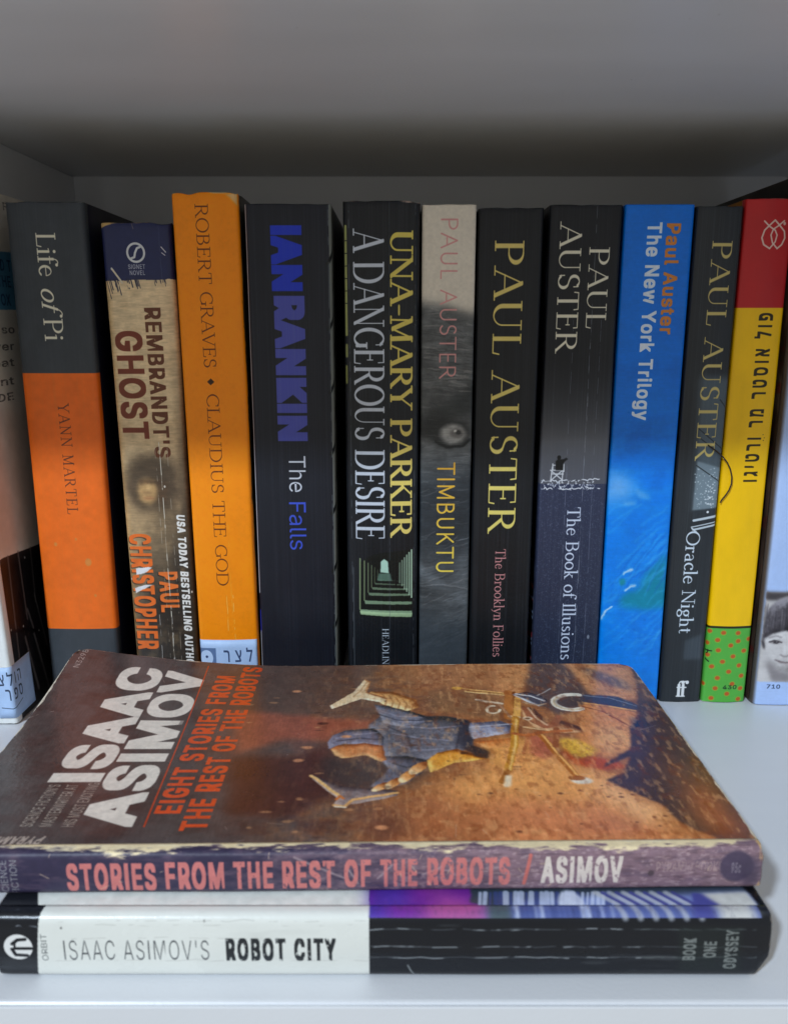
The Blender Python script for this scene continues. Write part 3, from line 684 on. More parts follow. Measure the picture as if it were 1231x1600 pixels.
for k in range(9): f.line([(0, 8 + k * 25), (14, k * 25 - 2), (70, k * 25 - 30)], 2.2, (16, 18, 20), 1, .6)
f.poly([(14, -9), (140, -9), (140, 220), (14, 220)], (22, 24, 26), .9, 3.)
p.streaks(0.1, 68); b.build(print_mat('black_thriller_spine', p.image('black_thriller_spine'), .45, .5), print_mat('rail_cover_print', f.image('rail_cover')), plain('thriller_back', (150, 150, 155)), top_wear=.15)

# ---- saga with yellow and white capitals
b = Book('black paperback with yellow and white lines of tall capitals above a small corridor picture', ROW, (-18.9, -1, .2), 28.6, 112, 199.2, (0, 0, 0), seed=16, r=2.6, bulge=.9)
p = b.spine_print((20, 23, 28)); p.grain(.1, 30, 3, 3)
p.text('A DANGEROUS DESIRE', (550, 357), (559, 842), 11.0, (206, 214, 226), 'serif', stem=.16, hair=.045, track=.06)
p.text('UNA-MARY PARKER', (608, 360), (613, 840), 7.9, (226, 206, 92), 'serif', stem=.19, hair=.075, track=.06, col2=(232, 208, 112))
def c5(*pts): return [(360 + x / 3.0024, 650 + y / 3.0024) for x, y in pts]
p.poly(c5((605, 690), (640, 660), (700, 640), (850, 625), (850, 945), (605, 935)), (14, 18, 16))
GR = (156, 186, 148)
for k, (x0, yb, x1, g) in enumerate(((608, 905, 850, .85), (628, 862, 850, .75), (646, 825, 842, .65), (662, 800, 832, .6), (676, 780, 816, .5), (690, 764, 800, .45))):
    p.poly(c5((x0, yb), (x1, yb + 8), (x1, yb + 24 - 3 * k), (x0 + 4, yb + 20 - 3 * k)), GR, g, .12, .08, k); 
    p.line(c5((x0, 668 + 10 * k), (x0, yb)), .55 - .06 * k, (142, 160, 118), g, .15)
for k in range(6): p.line(c5((848 - 11 * k, 628 + 12 * k), (848 - 11 * k, 850 - 14 * k)), .62, (176, 204, 176), .9 - .08 * k, .15)
p.poly(c5((606, 912), (850, 925), (850, 943), (612, 930)), (178, 208, 160), .85, .15, .1)
p.poly(c5((703, 730), (705, 680), (720, 668), (738, 680), (742, 735)), (186, 226, 206), .95, .15); p.poly(c5((695, 735), (748, 735), (756, 770), (688, 770)), (110, 150, 130), .7, .2)
p.line(c5((776, 690), (778, 740), (775, 800)), .5, (10, 10, 12), 1, .15)
p.text('HEADLINE', (597, 981), (598, 1044), 2.5, (190, 200, 212), 'serif', stem=.14, hair=.05, track=.1)
p.pm = None
p.line([(3.6, 9), (3.6, 48)], 1.2, (178, 184, 108), .9, .2); 
for k in range(6): p.line([(3, 14 + k * 4.5), (4.6, 14 + k * 4.5)], .35, (20, 22, 24), 1, .1)
p.line([(3.6, 52), (3.6, 56)], 1.2, (178, 184, 108), .8, .4); p.line([(3.4, 60), (3.4, 66)], 1.1, (170, 176, 90), .8, .4); p.line([(5.4, 140), (5.4, 186)], .3, (120, 128, 132), .5, .2)
p.creases([b.q + 14.5], (90, 96, 104), .6, .3, .2, 81); p.creases([b.q - .5, b.L - b.q + .8], (110, 116, 124), .5, .44, .3, 85)
p.wear('t', 1.5, (190, 165, 150), 26, .9, .40)
p.streaks(0.12, 77); b.build(print_mat('saga_spine', p.image('saga_spine'), .38, .8, bump=.2), BLACK, BLACK, top_wear=.4)

# ---- grey dog-eye novel
b = Book('thin grey paperback with a pale top and an animal eye on its spine', ROW, (10.4, 0, .2), 20.0, 128, 198, (0, 0, 0), seed=17, r=1.2, bulge=.5)
p = b.spine_print((96, 98, 98)); h, w = p.h, p.w
n = fbm(h, w, 14, 70, 5, 5); n2 = fbm(h, w, 60, 40, 8, 4)
p.a *= (.55 + .9 * (n * .5 + n2 * .5))[..., None]
def t4(*pts): return [(360 + x / 3.0024, 280 + y / 3.0024) for x, y in pts]
p.poly(t4((1150, 930), (1150, 1100), (1040, 1120), (900, 1150), (890, 1120), (960, 1080), (1080, 1000)), (34, 38, 38), .8, 2.)
p.poly(t4((890, 1130), (1000, 1110), (1110, 1140), (1125, 1190), (1100, 1260), (1000, 1260), (890, 1200)), (36, 38, 38), .8, 1.2)
p.ell(t4((1042, 1194))[0], 5.0, 3.8, (160, 160, 156), .95, 1.7); p.ell(t4((1060, 1190))[0], 2.6, 1.8, (112, 110, 108), .9, .9); p.ell(t4((1066, 1188))[0], 1.0, .8, (50, 50, 50), .9, .5); p.ell(t4((1052, 1180))[0], .5, .4, (235, 235, 230), .9, .3)
p.line(t4((960, 1230), (1010, 1255), (1090, 1250), (1120, 1220)), .9, (20, 22, 22), .9, .7)
p.poly([(640, 755), (760, 735), (760, 900), (640, 850)], (42, 48, 54), .75, 5.); 
p.poly([(640, 868), (668, 890), (700, 914), (690, 918), (660, 905), (640, 890)], (150, 156, 160), .8, 1.2); p.poly([(720, 860), (760, 840), (760, 960), (715, 960), (700, 910)], (134, 140, 144), .7, 3.)
rr = np.random.default_rng(8)
for k in range(26):
    x, y = rr.uniform(690, 738), rr.uniform(925, 1000); p.line([(x, y), (x + rr.uniform(6, 26), y - rr.uniform(2, 9))], .45, (168, 172, 176), .35, .35)
p.line([(655, 916), (690, 912), (735, 921)], .35, (200, 200, 200), .6, .2); p.line([(712, 845), (740, 838)], .35, (190, 194, 198), .7, .25)
for k in range(60):
    x, y = rr.uniform(655, 740), rr.uniform(480, 620); p.line([(x, y), (x + rr.uniform(8, 40), y + rr.uniform(-3, 5))], rr.uniform(.2, .5), (165, 162, 156) if k % 2 else (52, 54, 54), .4, .3)
p.over(np.clip((np.arange(p.h)[:, None] / p.res - p.m((700, 700))[1]) / 12, 0, 1) * np.ones((1, p.w)) * .35, (30, 36, 42))
rr = np.random.default_rng(28)
for k in range(240):
    y = rr.uniform(495, 1030); x = rr.uniform(640, 745); L = rr.uniform(10, 40); dy = (y - 690) / 300. * L * .5
    if abs(y - 680) < 26 and abs(x - 707) < 22: continue
    p.line([(x, y), (x + L * .5, y - dy * .3 + rr.normal(0, 1.5)), (x + L, y - dy + rr.normal(0, 2))], rr.uniform(.12, .35), (150, 150, 150) if rr.random() < .5 else (30, 34, 38), .32, .25)
p.paintly(.35, 3, 35, .12, .12)
p.poly([(600, 200), (800, 200), (800, 492), (735, 490), (690, 476), (640, 470), (600, 470)], (226, 216, 198), 1, 1.6)
p.poly([(640, 960), (760, 975), (760, 1120), (640, 1120)], (56, 64, 72), .7, 5.)
p.text('PAUL AUSTER', (690, 342), (686, 592), 5.9, (218, 152, 148), 'line', stem=.085, hair=.085, track=.10, al=.95)
p.text('TIMBUKTU', (683.5, 722), (682.5, 893), 6.4, (222, 166, 52), 'line', stem=.105, hair=.105, track=.12, col2=(238, 212, 84))
p.grain(.05, 1, 1, 7)
b.build(print_mat('dog_eye_spine', p.image('dog_eye_spine'), .45, .1), plain('dog_front', (70, 72, 74)), plain('dog_back', (60, 62, 64)), top_wear=.12)

# ---- black novel, largest gold capitals
b = Book('black paperback with the largest gold capitals running down nearly its whole spine', ROW, (31.2, .5, .2), 24.4, 128, 197, (0, 0, 0), seed=18, r=1.7, bulge=.7)
p = b.spine_print((20, 22, 26)); p.grain(.1, 40, 2, 3)
p.text('PAUL AUSTER', (775, 376), (761, 834), 10.4, GOLD, 'serif', stem=.135, hair=.045, track=.10, col2=(232, 214, 112))
p.text('The Brooklyn Follies', (773, 857), (770, 1025), 3.9, (206, 138, 138), 'serif', stem=.11, hair=.055, track=.04)
p.wear('t', 1, (70, 72, 74), 36, .8, .42)
p.streaks(0.11, 39); b.build(print_mat('gold_caps_spine', p.image('gold_caps_spine'), .42, .8, bump=.2), BLACK, BLACK, top_wear=.3)

# ---- beach novel
b = Book('black and slate paperback showing a small lifeguard chair above a pale surf line', ROW, (57.6, 0, .2), 26.8, 128, 198, (0, 0, 0), seed=19, r=1.3, bulge=.6)
p = b.spine_print((21, 23, 28)); h, w = p.h, p.w
v = ((np.arange(h) + .5) / p.res)[:, None] * np.ones((1, w))
a0, a1, a2 = fr(560, 690, 756)
p.over(np.clip((v - a0) / (a1 - a0), 0, 1) ** 1.4 * (v < a2), (96, 99, 106)); p.over(np.clip((v - a1) / (a2 - a1), 0, 1) * (v < a2) * .55, (70, 70, 80))
p.over((v >= a2) * 1., (46, 52, 76)); p.over(np.clip((v - a2 - 10) / 60, 0, 1) * .6, (34, 40, 58))
sd = fbm(h, w, 3, 3, 91, 2); p.over((np.clip((sd - .62) * 5, 0, 1) * (v > a2)) * .35, (120, 130, 155))
rr = np.random.default_rng(3)
def z5(x, y): return (840 + x / 5.13, 600 + y / 5.13)
for y in (782, 842):
    pts = [z5(30 + k * 14, y + rr.normal(0, 5) - (k * .7 if y < 800 else k * .3)) for k in range(34)]; p.line(pts, .42, (214, 218, 226), .95, .15, .38, int(y))
pts = [z5(x, 808 + rr.normal(0, 16)) for x in range(30, 520, 12)]; p.line(pts, .35, (170, 176, 190), .8, .15, .46, 5)
for k in range(40): p.ell(z5(rr.uniform(30, 440), rr.uniform(770, 850)), rr.uniform(.15, .5), rr.uniform(.12, .35), (216, 220, 228), .8, .15)
for l in (((115, 665), (100, 780)), ((200, 665), (190, 790)), ((110, 720), (200, 720)), ((105, 770), (195, 690)), ((100, 690), (195, 770)), ((120, 650), (205, 650)), ((115, 690), (205, 690)), ((118, 640), (118, 690)), ((205, 640), (205, 700))): p.line([z5(*l[0]), z5(*l[1])], .45, (206, 210, 216), .95, .15)
p.poly([z5(140, 690), z5(140, 620), z5(160, 600), z5(205, 605), z5(200, 690)], (16, 17, 20), 1, .15); p.ell(z5(168, 588), .75, .85, (14, 15, 18), 1, .1); p.poly([z5(185, 610), z5(225, 590), z5(238, 600), z5(200, 630)], (14, 15, 18), 1, .15)
p.text('AUSTER', (875, 345.5), (868, 553), 7.7, CREAM, 'serif', stem=.125, hair=.045, track=.06); p.text('PAUL', (921, 386), (914, 513.5), 7.3, CREAM, 'serif', stem=.125, hair=.045, track=.06)
p.text('The Book of Illusions', (886, 792), (875, 1030), 5.0, (206, 216, 236), 'serif', stem=.115, hair=.055, track=.035)
p.creases([b.q + 15.6, b.q + 9.0, b.q + 19.5], (150, 158, 180), .45, .4, .18, 95, v0=fr(500)[0]); p.creases([b.q + 15.8], (150, 156, 165), .6, .5, .18, 99); 
p.ell((918, 995), .5, .9, (150, 156, 170), .8, .3); p.wear('t', 1, (80, 82, 84), 37, .8, .42); p.wear('l', 4.5, (120, 132, 160), 38, .6, .5)
f = b.back_print((20, 22, 28), 4.); rr = np.random.default_rng(12)
for k in range(30):
    y = rr.uniform(600, 1040); f.line([(820 + rr.uniform(-3, 3), y), (832, y + rr.uniform(6, 20))], 1.2, (160, 186, 226) if k % 3 else (190, 70, 70), .8, .4)
p.streaks(0.1, 50); b.build(print_mat('beach_spine', p.image('beach_spine'), .42, .4), BLACK, print_mat('beach_back_print', f.image('beach_back')), top_wear=.2)

# ---- blue trilogy
b = Book('bright blue paperback with white and orange sans lettering and a watery swirl', ROW, (85.2, 0, .2), 25.6, 128, 198, (0, 0, 0), seed=20, r=1.2, bulge=.5)
p = b.spine_print((0, 116, 226)); h, w = p.h, p.w
v = ((np.arange(h) + .5) / p.res)[:, None] * np.ones((1, w)); u = ((np.arange(w) + .5) / p.res)[None] * np.ones((h, 1))
n = fbm(h, w, 16, 160, 7, 4); n2 = fbm(h, w, 60, 60, 17, 4); b0, b1, b2 = fr(600, 720, 1000)
p.over(np.clip((v - b0) / 40, 0, 1) * np.clip((n - .42) * 3, 0, 1) * .55, (40, 150, 235)); p.over(np.clip((v - b0 + 40) / 60, 0, 1) * np.clip((.5 - n2) * 5, 0, 1) * .4, (4, 90, 190))
def z6(x, y): return (840 + x / 5.13, 600 + y / 5.13)
def z7(x, y): return (720 + x / 2.409, 650 + y / 2.409)
p.over(np.clip((v - b1 + 10) / 30, 0, 1) * .55, (0, 140, 244))
p.poly([z6(560, 680), z6(640, 700), z6(760, 760), z6(820, 850), z6(720, 960), z6(540, 1010)], (120, 184, 244), .6, 2.6, .8); p.poly([z6(560, 760), z6(640, 770), z6(690, 840), z6(640, 900), z6(540, 900)], (170, 204, 246), .5, 2.4, .8)
p.poly([z6(760, 850), z6(890, 890), z6(900, 915), z6(820, 930)], (120, 190, 245), .6, .7, .3); p.poly([z6(700, 940), z6(770, 950), z6(760, 985), z6(690, 975)], (140, 200, 246), .5, .6, .3)
p.poly([z7(775, 510), z7(770, 720), z7(620, 725), z7(590, 700), z7(660, 650), z7(700, 590)], (0, 136, 150), .8, 1.2, .5)
p.ell(z7(608, 620), 1.4, 1.6, (0, 130, 120), .8, .9)
rr = np.random.default_rng(6)
for k in range(16):
    x = 560 + k * 14; p.line([z7(x, 640 + rr.uniform(-40, 40)), z7(x + 60, 560 + rr.uniform(-20, 20)), z7(x + 150, 440)], .5, (70, 176, 250) if k % 2 else (0, 92, 196), .4, .5)
for q in (((530, 760), (545, 730), (565, 715)), ((620, 655), (640, 632), (655, 628)), ((610, 588), (625, 575), (640, 574))): p.line([z7(*t) for t in q], .9, (226, 238, 250), .9, .4)
for k in range(34):
    x, y = rr.uniform(520, 760), rr.uniform(330, 860); p.line([z7(x - 40, y + 34), z7(x, y + rr.uniform(-4, 4)), z7(x + rr.uniform(30, 80), y - rr.uniform(20, 60))], rr.uniform(.25, .8), (96, 190, 252), .34, .7)
for k in range(30): p.ell(z7(rr.uniform(540, 760), rr.uniform(730, 860)), rr.uniform(.2, .8), rr.uniform(.15, .5), (60, 170, 250) if k % 2 else (0, 96, 200), .5, .3)
p.paintly(1.6, 7, 41, .03, .28)
p.text('Paul Auster', (1040, 349), (1031, 522.5), 4.9, (214, 132, 58), bold=.034); p.text('The New York Trilogy', (1009.5, 347.5), (994, 656.5), 5.0, (222, 232, 246), bold=.034)
p.grain(.03, 1, 1, 7)
p.streaks(0.035, 62); b.build(print_mat('blue_spine', p.image('blue_spine'), .38, .15), plain('blue_front', (14, 18, 40)), plain('blue_back', (10, 20, 46)), top_wear=.08)

# ---- slim grey novel
b = Book('slim charcoal paperback with gold capitals, between the bright blue and the yellow spines', ROW, (111.7, 0, .2), 17.2, 128, 197.6, (0, 0, 0), seed=21, r=1.4, bulge=.5)
p = b.spine_print((40, 44, 48)); p.grain(.12, 40, 3, 3)
def z8(x, y): return (1030 + x / 5.333, 600 + y / 5.333)
p.poly([z8(330, -60), z8(640, -60), z8(600, 240), z8(480, 1040), z8(266, 1056), z8(300, 640)], (96, 112, 122), .7, 1.2)
p.poly([z8(310, 640), z8(510, 700), z8(480, 1036), z8(268, 1052)], (132, 150, 160), .75, .3)
p.poly([z8(268, 1054), z8(480, 1030), z8(480, 1130), z8(266, 1140)], (46, 52, 58), .9, .3)
for l in (((320, 370), (530, 550)), ((320, 440), (540, 610)), ((300, 675), (500, 815)), ((500, 130), (560, 210))): p.line([z8(*l[0]), z8(*l[1])], .42, (38, 44, 48), .95, .15)
rr = np.random.default_rng(14)
for k in range(70): p.ell(z8(rr.uniform(290, 490), rr.uniform(700, 1030)), rr.uniform(.1, .3), rr.uniform(.1, .3), (206, 218, 226), .7, .12)
for k in range(26): p.ell(z8(370 + rr.normal(40, 18), rr.uniform(820, 1010)), .35, .3, (214, 224, 230), .8, .12)
p.ell(z8(397, 1065), .5, .5, (222, 228, 232), 1, .1)
for l, wd in (((280, 1135, 475, 1100), 1.0), ((260, 1190, 470, 1148), .45), ((275, 1212, 470, 1172), .8), ((265, 1200, 300, 1230), .6)): p.line([z8(l[0], l[1]), z8(l[2], l[3])], wd, (206, 218, 226), .95, .15)
p.poly([(1069, 1000), (1095, 990), (1095, 1030), (1066, 1030)], (84, 96, 106), .5, .6)
p.text('PAUL AUSTER', (1113, 376.5), (1084, 720), 7.1, (206, 186, 112), 'serif', stem=.13, hair=.042, track=.10)
p.text('Oracle Night', (1074, 829.5), (1058, 989), 5.2, (212, 224, 236), 'serif', stem=.12, hair=.055, track=.04)
p.text('ff', (1054, 1087), (1073, 1086.5), 6.4, (232, 234, 234), 'serif', stem=.2, hair=.09, track=-.06)
p.wear('t', 1, (96, 98, 98), 47, .7, .42)
p.streaks(0.1, 11); b.build(print_mat('charcoal_spine', p.image('charcoal_spine'), .42, .7, bump=.18), plain('charcoal_front', (70, 80, 86)), plain('charcoal_back', (14, 16, 18)), top_wear=.2)
ORACLE = b

# ---- red, yellow and green spine with Hebrew title
b = Book('red, yellow and dotted green banded book lettered in black Hebrew', ROW, (129.5, 0, .2), 17.9, 128, 200, (0, 0, 0), seed=22, r=1.2, bulge=.8)
p = b.spine_print((250, 196, 0)); 
p.band(200, 481, (190, 34, 36), x=1190); p.band(979, 1200, (86, 176, 66), x=1130); p.band(977.5, 981, (40, 40, 12), x=1130)
def zr(x, y): return (1080 + x / 6.669, 240 + y / 6.667)
LG = (232, 206, 190)
p.line([zr(750, 705), zr(800, 760), zr(860, 800), zr(880, 850), zr(860, 920), zr(800, 990)], .55, LG, .95, .12); p.line([zr(960, 700), zr(900, 750), zr(840, 790), zr(815, 850), zr(830, 930), zr(880, 990)], .55, LG, .95, .12)
p.line([zr(800, 990), zr(740, 950), zr(722, 880), zr(750, 800), zr(800, 750), zr(860, 695), zr(910, 750), zr(960, 810), zr(965, 880), zr(930, 950), zr(880, 990)], .6, LG, .95, .12); p.ell(zr(962, 730), .5, .6, LG, .9, .15)
p.text('וגיטרו  רמ  רטסוא  לופ', (1178.5, 752.5), (1207, 489), 4.3, (44, 36, 8), bold=.042)
for q in ((1190.5, 679), (1192.5, 684), (1191, 688)): p.ell(q, .22, .22, (90, 70, 10), .8, .1)
def zg(x, y): return (1080 + x / 4.848, 800 + y / 4.848)
for q in ((135, 900), (235, 910), (345, 912), (192, 966), (345, 973), (288, 1005), (196, 1043), (390, 1048), (305, 1088), (118, 1080), (226, 1128), (352, 1158), (148, 1167), (272, 1203), (188, 1252), (370, 1237), (298, 1296), (172, 1330), (362, 1332), (258, 1370), (80, 1300), (142, 1405), (345, 1412), (115, 990), (430, 960)):
    p.ell(zg(*q), 1.25, 1.15, (168, 170, 48), .8, .5); p.ell(zg(*q), .95, .85, (190, 92, 34), 1, .3)
p.text('430', zg(226, 1335), zg(332, 1335), 1.7, (24, 62, 30), bold=.03, al=.9)
p.line([zg(95, 1045), zg(148, 1050)], .5, (20, 30, 16)); p.line([zg(100, 1110), zg(126, 1130)], .5, (20, 30, 16)); p.line([zg(122, 1040), zg(118, 1062), zg(108, 1068)], .4, (20, 30, 16))
p.grain(.03, 10, 4, 7); p.wear('t', .6, (225, 150, 140), 48, .8, .42); p.wear('b', .8, (220, 215, 200), 49, .8, .45)
p.streaks(0.02, 33); b.build(print_mat('banded_spine', p.image('banded_spine'), .40, .1), plain('banded_front', (26, 20, 16)), plain('banded_back', (150, 96, 10)), top_wear=.1)

# ---- pale blue book with a boy's photograph
b = Book('pale blue book at the right edge with a grey photograph of a child', ROW, (149.6, -3, .2), 27, 128, 209, (0, 0, 0), seed=23, r=3.2, bulge=.4)
p = b.spine_print((176, 200, 243)); p.grain(.03, 30, 10, 3)
p.poly([zg(568, 604), zg(1000, 604), zg(1000, 1284), zg(490, 1284)], (196, 190, 188))
p.poly([zg(560, 604), zg(1000, 604), zg(1000, 660), zg(720, 640), zg(640, 668), zg(560, 670)], (70, 64, 66), 1, .6)
p.form([zg(545, 1035), zg(530, 1000), zg(548, 860), zg(575, 740), zg(640, 670), zg(740, 636), zg(860, 650), zg(930, 760), zg(940, 960), zg(860, 930), zg(700, 905), zg(600, 950), zg(560, 1040)], (28, 24, 27), (66, 60, 65), (150, 144, 150), 2.0, .35, ang=(-.2, -.95), gain=1.6)
rr = np.random.default_rng(5)
for k in range(60):
    a = rr.uniform(560, 880); p.line([zg(a, 700 + rr.uniform(-30, 60)), zg(a - 14 + rr.normal(0, 8), 905 + rr.uniform(-40, 15))], .32, (136, 130, 136) if k % 3 == 0 else (34, 30, 34), .32, .35)
p.form([zg(548, 960), zg(600, 925), zg(700, 895), zg(860, 905), zg(905, 980), zg(890, 1080), zg(820, 1170), zg(740, 1215), zg(660, 1195), zg(590, 1120), zg(556, 1040)], (112, 104, 104), (192, 186, 184), (226, 221, 219), 2.4, .4, ang=(-.6, -.5))
for cx_, w_ in ((632, 44), (790, 46)):
    p.poly([zg(cx_ - w_, 984), zg(cx_ - w_ * .3, 968), zg(cx_ + w_ * .5, 970), zg(cx_ + w_, 986), zg(cx_ + w_ * .4, 996), zg(cx_ - w_ * .4, 996)], (120, 112, 114), .8, .35)
    p.line([zg(cx_ - w_, 984), zg(cx_ - w_ * .2, 970), zg(cx_ + w_, 984)], .55, (58, 50, 54), .9, .3); p.ell(zg(cx_ + 4, 984), 1.0, .75, (48, 42, 46), .85, .3); p.ell(zg(cx_ + 8, 980), .25, .2, (230, 228, 226), .8, .15)
    p.line([zg(cx_ - w_ * 1.05, 950), zg(cx_, 936), zg(cx_ + w_, 946)], .7, (130, 120, 122), .6, .6)
p.poly([zg(690, 1000), zg(716, 1000), zg(722, 1070), zg(684, 1072)], (238, 234, 232), .6, .6); p.line([zg(668, 1078), zg(690, 1092), zg(716, 1092), zg(738, 1078)], .6, (132, 122, 122), .75, .5)
p.line([zg(630, 1118), zg(670, 1134), zg(720, 1138), zg(790, 1116)], .7, (104, 90, 92), .9, .4); p.poly([zg(645, 1132), zg(720, 1142), zg(775, 1128), zg(720, 1156)], (176, 160, 160), .7, .5)
p.ell(zg(600, 1075), 3.2, 3.6, (212, 207, 205), .5, 2.); p.ell(zg(820, 1070), 3.2, 3.6, (200, 194, 193), .5, 2.)
p.poly([zg(575, 1100), zg(640, 1190), zg(740, 1220), zg(760, 1284), zg(600, 1284), zg(560, 1200)], (120, 112, 114), .75, 1.); p.poly([zg(495, 1210), zg(560, 1170), zg(600, 1290), zg(490, 1290)], (208, 202, 200), .9, .7)
p.poly([zg(400, 1285), zg(1100, 1285), zg(1100, 1450), zg(400, 1450)], (176, 200, 243)); p.poly([zg(440, 560), zg(568, 604), zg(490, 1284), zg(380, 1300)], (176, 200, 243), 1, .1)
p.paintly(.12, 2, 47, .02, .18, v0=p.m(zg(600, 560))[1])
p.text('710', zg(565, 1335), zg(665, 1335), 1.7, (60, 76, 110), bold=.03)
p.pm = None; p.over(np.clip((4.0 - (np.arange(p.w) + .5)[None] / p.res) / 1.6, 0, 1) * np.ones((p.h, 1)) * .9, (70, 58, 50)); p.grain(.02, 1, 1, 7)
f = b.back_print((64, 50, 42), 4.); f.pm = None; f.grain(.5, 12, 6, 8); f.tint((120, 104, 90), .5, 20, 8, 5, .7); f.band(0, 22, (16, 15, 14), 1, 6.); f.tint((120, 24, 24), .55, 6, 18, 15, .5)
b.build(print_mat('pale_blue_spine', p.image('pale_blue_spine'), .38, .1), BROWNBLACK, print_mat('portrait_back_print', f.image('portrait_back')), top_wear=.1)

# ---- loose thread between the charcoal and yellow books
def tube(name, pts, rad, mat, seg=6):
    bm = bmesh.new(); rings = []
    P = [Vector(q) for q in pts]
    for i, q in enumerate(P):
        t = (P[min(i + 1, len(P) - 1)] - P[max(i - 1, 0)]).normalized(); a = t.orthogonal().normalized(); c = t.cross(a)
        rings.append([bm.verts.new((q + (a * math.cos(k * 2 * math.pi / seg) + c * math.sin(k * 2 * math.pi / seg)) * rad) * MM) for k in range(seg)])
    for r0, r1 in zip(rings[:-1], rings[1:]):
        off = min(range(seg), key=lambda o: (r0[0].co - r1[o].co).length)
        for k in range(seg): f_ = bm.faces.new((r0[k], r0[(k + 1) % seg], r1[(k + 1 + off) % seg], r1[(k + off) % seg])); f_.smooth = True
    bm.faces.new(rings[0][::-1]); bm.faces.new(rings[-1])
    bmesh.ops.recalc_face_normals(bm, faces=bm.faces[:])
    me = bpy.data.meshes.new(name); bm.to_mesh(me); bm.free(); return link(name, me, [mat])
tp = []
for i, (x, y) in enumerate([(1104, 694), (1112, 700), (1120, 706), (1127, 713), (1133, 721), (1137.5, 731), (1140, 743), (1139.5, 754), (1136, 764), (1131, 772), (1125, 780), (1123, 784)]):
    su, sv = ORACLE.on_spine(x, y); tp.append((ORACLE.loc[0] + su - ORACLE.q + ORACLE.r, -.9 - .9 * math.sin(math.pi * min(i, 10) / 10.5), ORACLE.h - sv))
th = tube('thread', tp, .28, plain('dark_thread', (48, 34, 22), .7)); th['label'] = 'thin dark thread looping out of the gap onto the yellow spine'; th['category'] = 'thread'

# ------------------------------------------------------------------ lying books
def lie(yaw): return (0, -math.pi / 2, R_(yaw))
b = Book('black and cream paperback lying flat on the shelf under the brown one', STACK, (90.2, -150.3, .2), 17.4, 118, 186, lie(0), seed=31, r=2.2, bulge=.3)
CR = (226, 228, 222)
p = b.spine_print((19, 22, 29)); p.grain(.1, 40, 2, 3)
p.poly([(60, 1380), (577, 1380), (577, 1570), (60, 1570)], CR); p.tint((190, 192, 186), .62, 18, 3, 71, .2)
h, w = p.h, p.w
def crease_glints(ys, x0, x1, col, al, br, seed, wd=.3):  # pale lines: cracked creases together with their specular glints, painted into the colour
    for i, y in enumerate(ys):
        rr = np.random.default_rng(seed + i)
        p.line([(x, y + rr.normal(0, .7)) for x in np.linspace(x0, x1, 22)], wd, col, al, .14, br, seed + i)
crease_glints((1452, 1478, 1495), 577, 1000, (160, 166, 170), .75, .46, 201, .34); crease_glints((1452, 1478, 1495), 577, 1180, (110, 116, 120), .45, .36, 211, .3)
crease_glints((1452, 1495), 1000, 1180, (96, 104, 104), .6, .42, 221, .3)
crease_glints((1440, 1446, 1465, 1500), 62, 577, (176, 176, 170), .4, .5, 231, .25); crease_glints((1425, 1447), 2, 58, (170, 176, 184), .7, .48, 241, .3)
p.line([(637, 1508), (642, 1517), (647, 1524)], .4, (130, 136, 138), .9, .15)
p.ell((29.7, 1479), 3.45, 3.45, (226, 226, 224), 1, .12)
p.line([(20, 1474), (28, 1468), (40, 1467)], .85, (19, 22, 29), 1, .12); p.line([(24, 1481), (50, 1481)], .8, (19, 22, 29), 1, .12); p.line([(20, 1482), (26, 1491), (44, 1492)], .85, (19, 22, 29), 1, .12); p.line([(24, 1481), (24, 1470)], .5, (19, 22, 29), 1, .12)
p.text('ORBIT', (75, 1500), (75, 1459), 1.45, (92, 96, 98), bold=-.004)
p.text("ISAAC ASIMOV'S", (102.5, 1499), (328, 1499), 5.5, (62, 66, 70), bold=-.012, track=1.16, ero=.12)
p.text('ROBOT CITY', (354.5, 1498.5), (525, 1498.5), 5.6, (38, 42, 46), bold=.045, bx=1.35, track=1.06, ero=.2)
for s_, x, ya, yb in (('BOOK', 1085, 1499, 1465), ('ONE', 1117, 1495, 1470), ('ODYSSEY', 1150, 1513, 1453)):
    p.poly([(x - 26, 1520), (x + 7, 1520), (x + 7, 1448), (x - 26, 1448)], (30, 40, 38), .5, .6)
    p.text(s_, (x, ya), (x, yb), 2.75, (140, 145, 142), bold=.045, ero=.2, al=.8)
p.ell((96, 1450), .3, .25, (90, 90, 88), .9, .15); p.ell((319, 1440), .35, .25, (150, 150, 146), .8, .2); p.ell((1041, 1430), .4, .3, (210, 210, 210), .9, .2)
pm0, p.pm = p.pm, None; fx = lambda x: pm0(x, 1432)[1]; u0 = b.L - b.q + 1.5
def fold(xa, xb, c, so=.5, al=1.):
    t = p.a.copy(); p.poly([(u0 - 3, fx(xa)), (b.L + 3, fx(xa)), (b.L + 3, fx(xb)), (u0 - 3, fx(xb))], c, al, so)
    e = int(u0 * p.res); p.a[:, :e] = t[:, :e]
fold(577, 1192, (92, 106, 166), .1); fold(577, 630, (80, 54, 166), .3); fold(605, 700, (120, 48, 156), 2.); fold(665, 764, (178, 88, 152), 2.2); fold(764, 800, (76, 92, 100), .7)
rr = np.random.default_rng(9)
for x in range(806, 960, 8): fold(x, x + rr.uniform(2, 9), (196, 206, 228) if rr.random() < .6 else (66, 80, 138), .35, .8)
for x in range(968, 1090, 24): p.line([(b.L + .5, fx(x)), (u0 + 1.5, fx(x + 7)), (u0, fx(x + 10))], 1.5, (182, 186, 196), .7, .8)
fold(1086, 1122, (74, 78, 150), .6); fold(1126, 1184, (200, 200, 198), 1.)
p.over(np.clip((fbm(h, w, 6, 14, 77, 4) - .5) * 3, 0, 1) * (np.arange(w)[None] / p.res > u0) * (np.arange(h)[:, None] / p.res > fx(577)) * .25, (60, 60, 90))
p.pm = pm0
